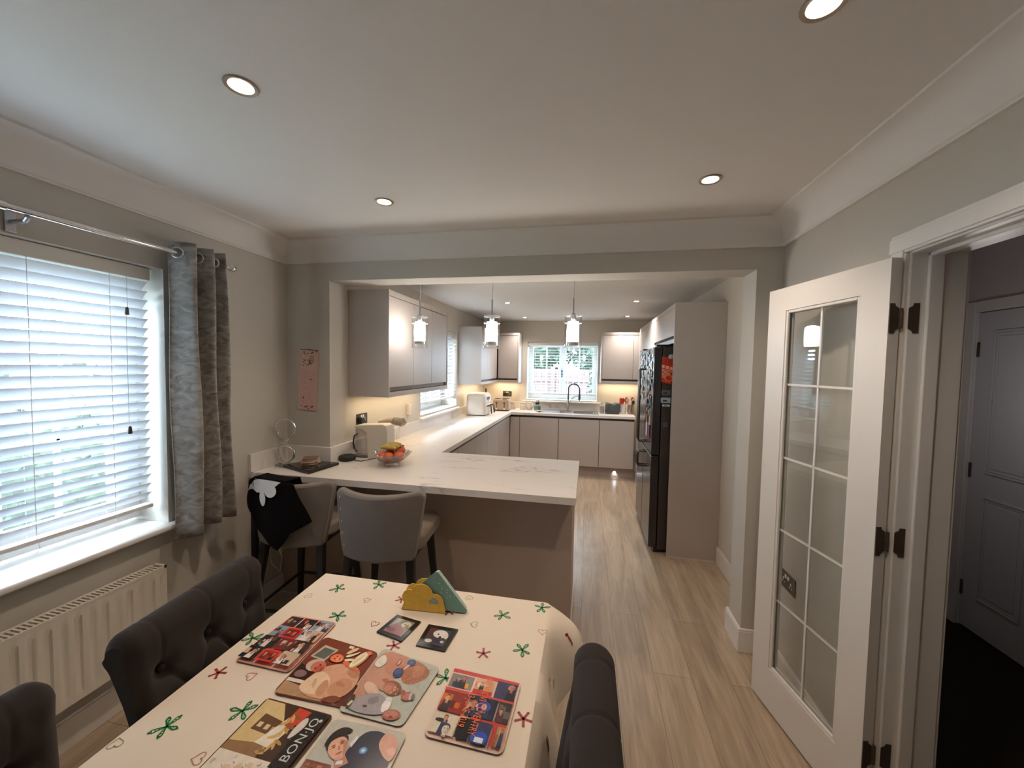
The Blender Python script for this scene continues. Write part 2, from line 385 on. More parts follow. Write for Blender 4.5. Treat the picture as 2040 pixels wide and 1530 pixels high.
# baseboards
def skirt(name, pts, h=.135, t=.016):
    mb = MB()
    for (x0, y0, x1, y1) in pts:
        mb.box(x0, y0, 0, x1, y1, h - .012); 
        # rounded top
        dx, dy = (x1 - x0), (y1 - y0)
        if dx < dy: mb.box(x0 + .002, y0, h - .012, x1 - .005 if x0 < XL + .05 else x1, y1, h)
        else: mb.box(x0, y0 + .002, h - .012, x1, y1, h)
    return struct(name, mb, white_m, bevel=.003)
skirt('baseboard_left', [(XL, YN, XL + .016, Y0)])
skirt('baseboard_rear', [(XL + .016, YN, XR - .016, YN + .016)])
skirt('baseboard_right', [(XR - .016, DY1 + .08, XR, Y0), (XR - .016, YN, XR, DY0 - .08)])
skirt('baseboard_opening', [(XL + .016, Y0 - .016, OL, Y0), (OR - .016, Y0 - .016, XR - .016, Y0), (OR - .016, Y0, OR, Y1 + .016), (OR, Y1, XKR - .016, Y1 + .016)])
skirt('baseboard_kitchen', [(XKR - .016, Y1 + .016, XKR, 3.43)])
skirt('baseboard_hall', [(1.178, 2.984, HX, 3.0)])

# ================================================================== WINDOWS
def win_frame(axis, root, a0, a1, z0, z1, pos, depth, mull, bars, face):
    """frame in plane axis=pos; a-range along other axis"""
    def bx(mb, a_0, a_1, z_0, z_1, d0, d1, mi=0):
        if axis == 'x': mb.box(pos + d0, a_0, z_0, pos + d1, a_1, z_1, mi)
        else: mb.box(a_0, pos + d0, z_0, a_1, pos + d1, z_1, mi)
    mb = MB(); f = .04 if axis == 'y' else .055
    bx(mb, a0, a1, z0, z0 + f, 0, depth); bx(mb, a0, a1, z1 - f, z1, 0, depth); bx(mb, a0, a0 + f, z0 + f, z1 - f, 0, depth); bx(mb, a1 - f, a1, z0 + f, z1 - f, 0, depth)
    mh = .02 if axis == 'y' else .035
    for m in mull: bx(mb, m - mh, m + mh, z0 + f, z1 - f, 0, depth)
    mb.build('window_frame', upvc_m, root, bevel=.004)
    edges = [a0 + f] + [q for m in mull for q in (m - mh, m + mh)] + [a1 - f]
    for i in range(0, len(edges), 2):
        e0, e1 = edges[i], edges[i + 1]; s = .034 if axis == 'y' else .045
        sa = MB(); s = .034 if axis == 'y' else .045; lo, hi = .008, depth + face
        lo, hi = min(lo, hi), max(lo, hi)
        bx(sa, e0, e1, z0 + f, z0 + f + s, lo, hi); bx(sa, e0, e1, z1 - f - s, z1 - f, lo, hi); bx(sa, e0, e0 + s, z0 + f + s, z1 - f - s, lo, hi); bx(sa, e1 - s, e1, z0 + f + s, z1 - f - s, lo, hi)
        nb = bars[0]; c0, c1 = e0 + s, e1 - s; q0, q1 = z0 + f + s, z1 - f - s
        for k in range(1, nb): bx(sa, c0 + (c1 - c0) * k / nb - .009, c0 + (c1 - c0) * k / nb + .009, q0, q1, depth * .5 - .01, depth * .5 + .01)
        for k in range(1, bars[1]): bx(sa, c0, c1, q0 + (q1 - q0) * k / bars[1] - .009, q0 + (q1 - q0) * k / bars[1] + .009, depth * .5 - .01, depth * .5 + .01)
        so = sa.build('sash', upvc_m, root, bevel=.003)
        g = MB(); bx(g, c0, c1, q0, q1, depth * .5 - .002, depth * .5 + .002); g.build('pane', pane_m, so)
w1 = struct_root('window_1', (-2.25, (WY0 + WY1) / 2, WZ0))
win_frame('x', w1, WY0, WY1, WZ0 + .02, WZ1, -2.3, .07, [.41, 1.235 - .23], (2, 3), .012)
MB().prism([(XL - .23, WY0), (XL, WY0), (XL, WY0 - .04), (XL + .055, WY0 - .04), (XL + .055, WY1 + .045), (XL, WY1 + .045), (XL, WY1), (XL - .23, WY1)], .755, .78).build('window_sill', white_m, w1, bevel=.008)
w2 = struct_root('window_2', (OL - .2, (KY0 + KY1) / 2, KZ0))
win_frame('x', w2, KY0, KY1, KZ0, KZ1, OL - .28, .07, [4.4], (2, 2), .012)
MB().prism([(OL - .21, KY0), (OL, KY0), (OL, KY0 - .05), (OL + .05, KY0 - .05), (OL + .05, KY1 + .05), (OL, KY1 + .05), (OL, KY1), (OL - .21, KY1)], KZ0 - .045, KZ0 - .02).build('window_sill', white_m, w2, bevel=.006)
w3 = struct_root('window_3', ((BX0 + BX1) / 2, YB + .2, BZ0))
win_frame('y', w3, BX0, BX1, BZ0, BZ1, YB + .21, .07, [(BX0 + BX1) / 2], (2, 2), -.08)
MB().prism([(BX0, YB + .21), (BX0, YB), (BX0 - .06, YB), (BX0 - .06, YB - .06), (BX1 + .06, YB - .06), (BX1 + .06, YB), (BX1, YB), (BX1, YB + .21)], BZ0 - .045, BZ0 - .02).build('window_sill', white_m, w3, bevel=.006)
MB().box(-.43, YB + .185, 1.43, -.405, YB + .2, 1.56).build('window_handle', black_m, w3, bevel=.004)
# reveals between sill board underside and hole (fill)
# daylight portals in the window holes
lamp('window_portal', 'AREA', (XL - .32, (WY0 + WY1) / 2, (WZ0 + WZ1) / 2), 1, (1, 1, 1), shape='RECTANGLE', size=1.25, size_y=1.9, rot=(0, -PI / 2, 0)).data.cycles.is_portal = True
lamp('window_portal', 'AREA', (OL - .33, (KY0 + KY1) / 2, (KZ0 + KZ1) / 2), 1, (1, 1, 1), shape='RECTANGLE', size=.95, size_y=1.14, rot=(0, -PI / 2, 0)).data.cycles.is_portal = True
lamp('window_portal', 'AREA', ((BX0 + BX1) / 2, YB + .33, (BZ0 + BZ1) / 2), 1, (1, 1, 1), shape='RECTANGLE', size=1.12, size_y=.93, rot=(-PI / 2, 0, 0)).data.cycles.is_portal = True

# blinds: slats along 'a' axis; tilt raises the room edge
def blind(root, axis, room, pos, a0, a1, ztop, zbot, tilt, cords, head=.055, pitch=.046, wd=.05, valance=.03, headm=None):
    def P(a, d, z): return (pos + room * d, a, z) if axis == 'x' else (a, pos + room * d, z)
    def bx(mb, a_0, a_1, d0, d1, z_0, z_1):
        p, q = P(a_0, d0, z_0), P(a_1, d1, z_1)
        mb.box(min(p[0], q[0]), min(p[1], q[1]), min(p[2], q[2]), max(p[0], q[0]), max(p[1], q[1]), max(p[2], q[2]))
    mb = MB(); bx(mb, a0 - .004, a1 + .004, -.025, .028, ztop - head, ztop); mb.build('headrail', headm or white_m, root, bevel=.003)
    mb = MB(); z = ztop - head - pitch * .55; c, s_ = math.cos(tilt), math.sin(tilt); n = 0
    while z > zbot + .03:
        rows = []
        for k in range(5):
            t = (k / 4 - .5) * wd; bow = .0022 * (1 - (2 * k / 4 - 1) ** 2)
            rows.append((t * c - bow * s_, t * s_ + bow * c))
        vs = []
        for th in (0, .0028):
            for (d, zz) in rows:
                for a in (a0, a1): vs.append(P(a, d - th * s_ * -1 * -1, z + zz - th * c))
        fs = []
        for b in (0, 10):
            for k in range(4): fs.append((b + 2 * k, b + 2 * k + 1, b + 2 * k + 3, b + 2 * k + 2))
        fs += [(0, 1, 11, 10), (8, 9, 19, 18), (0, 2, 12, 10), (2, 4, 14, 12), (4, 6, 16, 14), (6, 8, 18, 16), (1, 3, 13, 11), (3, 5, 15, 13), (5, 7, 17, 15), (7, 9, 19, 17)]
        mb.add(vs, fs); z -= pitch; n += 1
    mb.build('slats', blind_m, root, smooth=30)
    mb = MB(); bx(mb, a0, a1, -.024, .024, zbot, zbot + .018); mb.build('bottom_rail', white_m, root, bevel=.004)
    mb = MB()
    for a in cords:
        for d in (-.026, .026): mb.tube([P(a, d, ztop - head), P(a, d, zbot + .01)], .0011, 5)
        zz = ztop - head - pitch * .55
        mb.tube([P(a, .028, zbot + .02), P(a + .004, .034, zbot - .02), P(a - .004, .03, zbot - .035)], .0011, 5)
    mb.build('ladder_cords', mortarw, root)
    return P
b1 = thing('venetian_blind', 'large white venetian blind with tilted slats in the dining window, left of the velvet curtain', 'blind', (XL - .07, WY1 - .5, WZ1), group=None)
P = blind(b1, 'x', 1, XL - .065, WY0 + .02, WY1 - .036, WZ1 - .002, .868, math.radians(47), [1.37, 1.11, .75, .35, 0, -.2], head=.06, pitch=.0445)
MB().tube([P(1.43, .034, WZ1 - .06), P(1.43, .036, 1.83)], .0012, 5).tube([P(1.425, .034, 1.83), P(1.425, .036, 1.3)], .0012, 5).build('pull_cord', mortarw, b1)
for zz in (1.80, 1.25):
    MB().lathe([(.003, .035), (.006, .03), (.0075, .01), (.008, 0), (.002, -.002)], P(1.428, .036, zz), 12).build('cord_tassel', nickel_m, b1, smooth=40)
b2 = thing('venetian_blind', 'white venetian blind in the side kitchen window, half hidden by the wall cabinet', 'blind', (OL - .06, KY1 - .5, KZ1))
blind(b2, 'x', 1, OL - .06, KY0 + .02, KY1 - .02, KZ1 - .002, 1.165, math.radians(30), [4.0, 4.4, 4.8], head=.055)
b3 = thing('venetian_blind', 'white venetian blind with open slats in the window above the sink', 'blind', ((BX0 + BX1) / 2, YB + .05, BZ1))
P = blind(b3, 'y', -1, YB + .06, BX0 + .012, BX1 - .012, BZ1 - .002, 1.145, math.radians(4), [-.85, -.4, .02], head=.055)
MB().tube([(.03, YB + .02, 1.94), (.03, YB + .02, 1.2)], .0015, 5).build('pull_cord', nickel_m, b3)

# ================================================================== OUTSIDE
struct('ground', MB().box(-30, -20, -.35, 30, 40, -.3), grass_m)
tag(MB().box(-6, YB + .32, -.299, 4, YB + 2.2, -.25).build('patio', bounce_m, base=(-1, YB + 1.3, -.3)), 'pale ground slab bouncing daylight up outside the kitchen window', 'paving', kind='structure')  # slab kept very pale as a reflector for the kitchen ceiling
tag(MB().box(-3.8, -4, -.299, XO - .01, 9, -.25).build('patio', bounce_m, base=(-3, 1, -.3)), 'pale ground slab added to bounce daylight up outside the dining window', 'paving', kind='structure')  # unseen slab added as a reflector, lifts daylight through the tilted slats
def leafy(name, boxes, n, label, size=.06, cat='hedge', group=None, seed=1, m=None, mb=None):
    rnd = random.Random(seed); mb = mb or MB()
    for (x0, y0, z0, x1, y1, z1), cnt in zip(boxes, n):
        cx, cy, cz = (x0 + x1) / 2, (y0 + y1) / 2, (z0 + z1) / 2
        mb.ball((cx, cy, cz), 1, 14, sc=((x1 - x0) / 2 * .86, (y1 - y0) / 2 * .86, (z1 - z0) / 2 * .92))
        for _ in range(cnt):
            th = rnd.uniform(0, 2 * PI); ph = math.acos(rnd.uniform(-1, 1)); rr = rnd.uniform(.84, 1.08)
            c = Vector((cx + (x1 - x0) / 2 * rr * math.sin(ph) * math.cos(th), cy + (y1 - y0) / 2 * rr * math.sin(ph) * math.sin(th), cz + (z1 - z0) / 2 * rr * math.cos(ph)))
            a = Vector((rnd.gauss(0, 1), rnd.gauss(0, 1), rnd.gauss(0, 1))).normalized(); b = a.cross(Vector((rnd.gauss(0, 1), rnd.gauss(0, 1), rnd.gauss(0, 1)))).normalized()
            s = size * rnd.uniform(.6, 1.3)
            mb.poly([c - a * s, c - b * s * .45, c + a * s, c + b * s * .45])
    o = mb.build(name, m or leaf_m, base=(boxes[0][0], boxes[0][1], boxes[0][2]), fix=False)
    return tag(o, label, cat, group)
leafy('garden_hedge', [(-5.2, -2.5, -.4, -3.9, 1.5, 1.75), (-5.3, .5, -.4, -3.8, 4.6, 1.55), (-5.2, 3.5, -.4, -4.0, 8, 2.0)], [1500, 1800, 1200], 'green hedge outside the large dining window', .07, seed=3)
def fence(name, x0, x1, y, z1, label):
    t = thing(name, label, 'fence', (x0, y, -.3))
    mb = MB(); n = int((x1 - x0) / .13)
    for k in range(n): mb.box(x0 + k * .13, y, -.3, x0 + k * .13 + .12, y + .02, z1)
    mb.build('board_panel', fence_m, t)
    k = x0
    while k <= x1:
        MB().box(k - .05, y - .06, -.3, k + .05, y - .001, z1 + .06).build('post', fence_m, t); k += 1.83
    MB().box(x0, y - .03, .2, x1, y - .001, .28).box(x0, y - .03, z1 - .3, x1, y - .001, z1 - .22).build('rail', fence_m, t)
_tr = MB().tube([(.5, 10.7, -.3), (.52, 10.7, 1.4)], .12, 12).tube([(-1.4, 11, -.3), (-1.38, 11, 1.6)], .1, 12)
fence('garden_fence', -4.5, 3.2, 9.6, 1.55, 'brown boarded garden fence beyond the window above the sink')
leafy('garden_tree', [(-.6, 9.9, 1.0, 1.6, 11.6, 4.2), (-2.4, 10.2, 1.4, -.4, 11.8, 3.6)], [2600, 1600], 'leafy green tree rising behind the brown garden fence', .09, 'tree', seed=5, mb=_tr)
leafy('garden_shrub', [(.0, 8.3, -.3, .42, 8.8, 1.7)], [600], 'tall green shrub growing in front of the brown garden fence', .06, 'shrub', seed=8)

# ================================================================== DINING WINDOW DRESSING
t = thing('curtain_pole', 'chrome curtain pole with ball finial above the dining window', 'curtain pole', (XL + .09, 1.0, 2.11))
MB().tube([(-1.96, -1.0, 2.11), (-1.96, .98, 2.11)], .0155, 16).tube([(-1.96, .975, 2.11), (-1.96, 1.815, 2.112)], .0125, 16).lathe([(.0165, -.012), (.0165, .012)], (0, 0, 0), 16, X=Matrix.Translation((-1.96, .98, 2.11)) @ Matrix.Rotation(PI / 2, 4, 'X')).build('pole', chrome_m, t, smooth=40)
MB().ball((-1.96, 1.852, 2.112), .024).tube([(-1.96, 1.81, 2.112), (-1.96, 1.832, 2.112)], .017, 16).build('finial', chrome_m, t, smooth=50)
MB().box(XL, 1.035, 2.045, XL + .008, 1.065, 2.115).tube([(XL + .006, 1.05, 2.08), (-1.975, 1.05, 2.08), (-1.96, 1.05, 2.094)], .008, 10).build('bracket', steel_m, t, bevel=.002)
t = thing('curtain', 'grey crushed velvet eyelet curtain hanging beside the dining window', 'curtain', (-1.93, 1.65, .73))
CP = [(-1.985, 1.54), (-1.885, 1.60), (-1.985, 1.645), (-1.895, 1.69), (-1.985, 1.73), (-1.905, 1.77), (-1.98, 1.805)]
def curtain_fn(u, v):
    # u along path, v up
    s = u * (len(CP) - 1); i = min(int(s), len(CP) - 2); f = s - i; f2 = f * f * (3 - 2 * f)
    x = CP[i][0] + (CP[i + 1][0] - CP[i][0]) * f2; y = CP[i][1] + (CP[i + 1][1] - CP[i][1]) * f
    spread = 1 + .12 * (1 - v); y = 1.54 + (y - 1.54) * spread
    amp = .92 + .08 * (1 - v)
    x = -1.94 + (x + 1.94) * amp - (.012 * v if u < .25 else 0)
    x = max(x, XL + .012)
    z = .735 + (2.165 - .735) * v - .0 * u
    w_ = .006 * math.sin(9 * v + 4 * u * 6); return (x + w_ * (1 - v), y + w_ * .6, z - (.035 * (1 - v) * (0 if u > .2 else 1 - u * 3)))
o = MB().grid(curtain_fn, 96, 30).build('drape', velvet_m, t, smooth=60, fix=False)
sm = o.modifiers.new('thick', 'SOLIDIFY'); sm.thickness = .004; sm.offset = 0
for i, (a, b) in enumerate(zip(CP[:-1], CP[1:])):
    fq = (-1.957 - a[0]) / (b[0] - a[0]); fq = fq * .8 + .07; c = Vector((0, a[1] + (b[1] - a[1]) * fq, 2.112)); d = Vector((b[0] - a[0], b[1] - a[1], 0)).normalized(); nrm = Vector((d.y, -d.x, 0))
    ring = []
    for k in range(24):
        an = 2 * PI * k / 24; ring.append(Vector((-1.955, c.y, 2.112)) + d * .024 * math.cos(an) + Vector((0, 0, .024 * math.sin(an))) + nrm * (.005 if nrm.y < 0 else -.005))
    MB().tube(ring, .004, 8, closed=True).build('eyelet', chrome_m, t, smooth=60)

# radiator
t = thing('radiator', 'cream panel radiator on the wall below the dining window', 'radiator', (XL + .06, .9, .25))
RX, RY0, RY1, RZ0, RZ1 = XL + .10, .1, 1.475, .235, .61
mb = MB()
def rad_prof(y):
    k = ((y - RY0) / (1.0 / 24)) % 1.0; return .006 if .18 < k < .82 else 0
N = int((RY1 - RY0) * 24 * 8); vs = []; 
zs = [(RZ0, 0), (RZ0 + .03, 0), (RZ0 + .05, 1), (RZ1 - .055, 1), (RZ1 - .035, 0), (RZ1, 0)]
def fn(u, v):
    y = RY0 + (RY1 - RY0) * u; k = ((y - RY0) * 22.5) % 1.0; h = max(0, min(1, (abs(k - .5) - .22) * -14 + .5)); z, q = zs[int(round(v * 5))]
    return (RX - .008 * h * q, y, z)
mb.grid(fn, N, 5)
mb.box(RX - .012, RY0, RZ0, RX - .009, RY1, RZ1)
mb.build('front_panel', radi_m, t, smooth=30, fix=False)
MB().box(XL + .03, RY0 + .01, RZ0 + .01, XL + .04, RY1 - .01, RZ1 - .012).box(RX - .06, RY1 - .003, RZ0, RX + .001, RY1, RZ1).box(RX - .065, RY0, RZ0, RX + .001, RY0 + .003, RZ1).box(XL, 1.2, .3, XL + .032, 1.24, .55).box(XL, .3, .3, XL + .032, .34, .55).build('casing', radi_m, t)
mb = MB(); y = RY0 + .01
mb.box(RX - .068, RY0, RZ1 - .002, RX - .062, RY1, RZ1 + .008).box(RX - .004, RY0, RZ1 - .002, RX + .002, RY1, RZ1 + .008).box(RX - .068, RY1 - .012, RZ1 - .002, RX + .002, RY1, RZ1 + .008)
while y < RY1 - .02:
    mb.box(RX - .063, y, RZ1, RX - .003, y + .007, RZ1 + .005); y += .0155
mb.build('top_grille', radi_m, t)
MB().box(RX - .055, RY0 + .01, RZ0 + .02, RX - .014, RY1 - .01, RZ1 - .02).build('fins', gap_m, t)
MB().tube([(XL + .06, 1.49, .0), (XL + .06, 1.49, .25)], .008, 10).tube([(XL + .06, 1.47, .25), (XL + .06, 1.51, .25)], .012, 12).build('valve_pipe', chrome_m, t, smooth=40)

# ================================================================== DOWNLIGHTS
def downlight(x, y, z, label, group, power, r=.045, warm=WARM):
    t = thing('ceiling_downlight', label, 'downlight', (x, y, z), group=group)
    MB().lathe([(r * .72, .0), (r * .74, -.004), (r * .95, -.006), (r, -.003), (r, 0)], (x, y, z), 32).build('bezel', mat('satin_bezel', srgb(158, 146, 132), .4, .35), t, smooth=50)
    e = mat('lamp_face_warm', (1, 1, 1), emit=warm, estr=22) if warm == WARM else mat('lamp_face_cool', (1, 1, 1), emit=warm, estr=22)
    MB().lathe([(1e-6, -.0035), (r * .6, -.003), (r * .7, 0)], (x, y, z), 24).build('lamp_face', e, t, smooth=50)
    l = lamp('downlight_beam', 'SPOT', (x, y, z - .012), power, warm, t, spot_size=math.radians(125), spot_blend=.8, shadow_soft_size=.035)
    return t
g1 = 'warm recessed downlights in the dining room ceiling'
downlight(-1.016, 1.0, CH, 'recessed downlight in the dining ceiling, the larger one at upper left of the photo', g1, P_DOWN)
downlight(-1.013, 1.81, CH, 'recessed downlight in the dining ceiling near the opening, on the window side', g1, P_DOWN)
downlight(.487, 1.81, CH, 'recessed downlight in the dining ceiling near the opening, on the glass door side', g1, P_DOWN)
downlight(.486, 1.0, CH, 'recessed downlight cut by the top edge of the photo above the doorway', g1, P_DOWN)
g2 = 'small recessed downlights in the kitchen ceiling'
downlight(-.944, 4.5, KH, 'small recessed kitchen downlight at the left, nearer one of its pair', g2, P_KDOWN, .04, COOL)
downlight(-.951, 5.83, KH, 'small recessed kitchen downlight at the left, farther one close to the back wall', g2, P_KDOWN, .04, COOL)
downlight(.508, 4.52, KH, 'small recessed kitchen downlight at the right, nearer one of its pair', g2, P_KDOWN, .04, COOL)
downlight(.535, 5.8, KH, 'small recessed kitchen downlight at the right, farther one close to the back wall', g2, P_KDOWN, .04, COOL)

# pendants over the peninsula
def pendant(x, y, label):
    t = thing('pendant_lamp', label, 'pendant lamp', (x, y, KH), group='glass pendant lamps over the peninsula')
    zt, zb, R_ = 1.945, 1.72, .058
    MB().lathe([(.045, 0), (.045, -.02), (.01, -.03)], (x, y, KH), 24).build('ceiling_rose', steel_m, t, smooth=40)
    MB().tube([(x, y, KH - .02), (x + .004, y, 2.2), (x, y, 2.06)], .0016, 6).build('cable', mortarw if x < -1 else steel_m, t)
    MB().lathe([(.004, .12), (.0055, .115), (.0055, .02), (.016, .012), (.018, 0), (.018, -.035), (.014, -.04)], (x, y, zt), 20).build('lamp_holder', steel_m, t, smooth=40)
    prof = [(R_ - .004, 0), (R_, 0), (R_, -.045), (R_ + .0015, -.0465), (R_, -.048), (R_, zb - zt), (R_ - .002, zb - zt - .002), (1e-6, zb - zt - .002), (1e-6, zb - zt + .003), (R_ - .004, zb - zt + .003), (R_ - .004, -.001)]
    MB().lathe(prof[:1] + prof[1:], (x, y, zt), 36).build('clear_glass_shade', shade_m, t, smooth=40)
    for zz in (0, -.047, zb - zt):
        rm = MB(); rm.tube([(x + (R_ - .001) * math.cos(2 * PI * k / 32), y + (R_ - .001) * math.sin(2 * PI * k / 32), zt + zz) for k in range(32)], .0013, 6, closed=True)
        rm.build('rim_glint', mat('rim_glint_white', (.85, .86, .85), .2), t, smooth=60)  # white rings stand in for bright glints along the glass edges
    e = mat('frosted_glow', (1, 1, 1), emit=(1, .96, .9), estr=P_PEND)
    MB().lathe([(.016, -.036), (.036, -.04), (.039, -.07), (.040, -.12), (.037, -.175), (.0365, -.182), (.0365, -.183)], (x, y, zt), 28).build('frosted_inner_shade', e, t, smooth=50)
    MB().lathe([(.0368, -.176), (.0372, -.196), (.034, -.197), (1e-6, -.196)], (x, y, zt), 28).build('inner_shade_base', hexm('b9b6ae'), t, smooth=50)
pendant(-1.222, 2.70, 'glass cylinder pendant lamp in front of the wall cabinet, leftmost of three')
pendant(-.676, 2.70, 'glass cylinder pendant lamp hanging in the middle of three over the peninsula')
pendant(-.106, 2.70, 'glass cylinder pendant lamp in front of the sink window, rightmost of three')

# ================================================================== KITCHEN UNITS
# worktop
LX, PX, PYF, PYB = -1.11, -.043, 2.036, 2.874
WXE = .682
pts = [(XL, PYF), (PX, PYF), (PX, PYB), (LX, PYB), (LX, YB - .6), (WXE, YB - .6), (WXE, YB), (OL, YB), (OL, Y0), (XL, Y0)]
t = thing('worktop', 'white marble effect worktop running from the peninsula round to the sink', 'worktop', (-1, 3, .872))
SX0, SX1, SY0, SY1 = -.71, .165, 5.79, 6.2
mb = MB()
mb.prism([(XL, PYF), (PX, PYF), (PX, PYB), (LX, PYB), (OL, PYB), (OL, Y0), (XL, Y0)], .872, WT)
mb.box(OL, PYB, .872, LX, YB, WT)
mb.box(LX, YB - .6, .872, WXE, SY0, WT).box(LX, SY1, .872, WXE, YB, WT).box(LX, SY0, .872, SX0, SY1, WT).box(SX1, SY0, .872, WXE, SY1, WT)
mb.build('worktop_slab', marble_m, t)
UH = 1.02
mb = MB().box(XL, PYF, WT, XL + .02, Y0, UH).box(XL + .02, Y0 - .02, WT, OL + .02, Y0, UH).box(OL, Y0, WT, OL + .02, KY0 - .05, UH).box(OL, KY0 - .05, WT, OL + .02, YB, KZ0 - .045).box(OL + .02, YB - .02, WT, WXE, YB, UH)
mb.build('upstand', marble_m, t, bevel=.0015)

def front(mb, axis, plane, a0, a1, z0, z1, th=.02, dirn=1, mi=0):
    """door slab: outer face at plane, thickness behind"""
    g = .0036
    if axis == 'x': mb.box(min(plane, plane - dirn * th), a0 + g, z0, max(plane, plane - dirn * th), a1 - g, z1, mi)
    else: mb.box(a0 + g, min(plane, plane - dirn * th), z0, a1 - g, max(plane, plane - dirn * th), z1, mi)
# back run base units (face y = 5.74, looking to -y)
FY = 5.74
def base_y(x0, x1, label, doors=None):
    t = thing('base_cabinet', label, 'base cabinet', ((x0 + x1) / 2, 6.0, 0), group='cashmere base cabinets along the back wall')
    MB().box(x0 + .001, FY + .022, .15, x1 - .001, YB - .001, .71 if -.8 < x0 < .1 else .871).build('carcass', cabdark_m, t)
    ds = doors or [(x0, x1)]
    for (a, b) in ds:
        mb = MB(); front(mb, 'y', FY, a, b, .152, .838, dirn=-1); mb.build('door', cab_m, t, bevel=.0015)
    if -.8 < x0 < .1: MB().box(x0 + .001, FY + .022, .71, x1 - .001, FY + .04, .871).build('rail', cabdark_m, t)
base_y(-1.133, -.985, 'narrow cashmere corner filler unit in the corner of the back run')
base_y(-.985, -.403, 'cashmere base cabinet left of the sink along the back wall')
base_y(-.403, .185, 'cashmere base cabinet under the sink')
base_y(.185, .673, 'cashmere base cabinet right of the sink, next to the fridge housing')
t = thing('plinth', 'grey kickboard below the back run of base cabinets', 'plinth', (-.2, 5.8, 0))
MB().box(-1.133, 5.79, .0, .69, 5.805, .149).build('board', plinth_m, t)
for x in (-.17, .42):
    e = mat('plinth_led', (1, 1, 1), emit=(.8, .9, 1), estr=30)
    MB().lathe([(.014, -.003), (.014, 0)], (0, 0, 0), 16, X=Matrix.Translation((x, 5.79, .085)) @ Matrix.Rotation(PI / 2, 4, 'X')).lathe([(1e-6, .0035), (.009, .0035)], (0, 0, 0), 16, 1, X=Matrix.Translation((x, 5.79, .085)) @ Matrix.Rotation(PI / 2, 4, 'X')).build('plinth_light', [steel_m, e], t)
    lamp('plinth_beam', 'SPOT', (x, 5.77, .085), .5, (.85, .93, 1), t, spot_size=math.radians(100), spot_blend=.5, shadow_soft_size=.01, rot=(math.radians(38), 0, 0))
# left run base units (face x = -1.14)
FX = -1.135
ys = [2.88, 3.33, 3.91, 4.39, 5.0, 5.738]
lab = ['cashmere base cabinet in the corner behind the peninsula', 'cashmere base cabinet with door on the side run, nearest the peninsula', 'cashmere base cabinet in the middle of the side run below the side window', 'cashmere base cabinet on the side run below the air fryer end', 'cashmere base cabinet at the far corner of the side run']
for i in range(5):
    t = thing('base_cabinet', lab[i], 'base cabinet', (-1.4, (ys[i] + ys[i + 1]) / 2, 0), group='cashmere base cabinets along the side wall')
    MB().box(OL + .001, ys[i] + .001, 0, FX - .022, ys[i + 1] - .001, .871).build('carcass', cabdark_m, t)
    mb = MB(); front(mb, 'x', FX, ys[i], ys[i + 1], .152, .838); mb.build('door', cab_m, t, bevel=.0015)
# peninsula body
t = thing('peninsula_unit', 'cashmere panelled peninsula cabinet under the breakfast bar', 'peninsula', (-.9, 2.5, 0))
MB().box(-1.135, 2.315, .15, -.089, 2.83, .871).box(-1.135, 2.315, 0, -.12, 2.78, .15).build('carcass', cabdark_m, t)
MB().box(XL + .001, 2.296, 0, -.068, 2.314, .871).build('back_panel', panel_m, t, bevel=.001)
MB().box(-.088, 2.3145, 0, -.068, 2.85, .871).build('end_panel', panel_m, t, bevel=.001)
for (a, b) in ((-1.12, -.6), (-.6, -.09)):
    mb = MB(); front(mb, 'y', 2.85, a, b, .152, .838, dirn=1); mb.build('door', cab_m, t, bevel=.0015)
MB().box(-.0675, 2.288, 0, -.060, 2.85, .008).box(XL + .02, 2.288, 0, -.0678, 2.2955, .008).build('quadrant_strip', cream_m, t)
tag(MB().box(XL + .001, 2.05, 0, XL + .031, 2.08, .871).build('support_leg', black_m, base=(XL + .015, 2.065, 0)), 'thin black leg supporting the breakfast bar against the wall', 'support leg')

# wall cabinets ------------------------------------------------------
def recess_handle(mb, axis, plane, a0, a1, z): pass
t = thing('wall_cabinet', 'cashmere three door wall cabinet left of the pendants, above the coffee corner', 'wall cabinet', (-1.56, 3.17, 1.355), group=None)
CX = -1.395
ay0, ay1, az0, az1 = 2.562, 3.755, 1.355, 2.125
MB().box(OL + .001, ay0, az0, CX, ay0 + .018, az1).box(OL + .001, ay1 - .018, az0, CX, ay1, az1).box(OL + .001, ay0 + .018, az1 - .04, CX, ay1 - .018, az1).box(OL + .001, ay0 + .018, az0, CX, ay1 - .018, az0 + .018).box(CX - .018, ay0 + .018, az0 + .0185, CX, ay1 - .018, az0 + .036).build('surround', cab_m, t, bevel=.001)
MB().box(OL + .02, ay0 + .019, az0 + .019, CX - .03, ay1 - .019, az1 - .041).build('carcass', cabdark_m, t)
for a, b in ((ay0 + .022, 2.975), (2.975, 3.355), (3.355, ay1 - .02)):
    mb = MB().box(CX - .026, a + .002, az0 + .07, CX - .006, b - .002, az1 - .044); d = mb.build('door', cab_m, t, bevel=.0015)
    MB().box(CX - .028, a + .002, az0 + .04, CX - .024, b - .002, az0 + .07).build('recessed_grip', grip_m, d)
t = thing('wall_cabinet', 'cashmere L shaped corner wall cabinet above the air fryer', 'wall cabinet', (-1.5, 5.7, 1.345))
by0 = 5.02; bz0, bz1, CY = 1.34, 2.115, 5.98; cx1 = -1.06
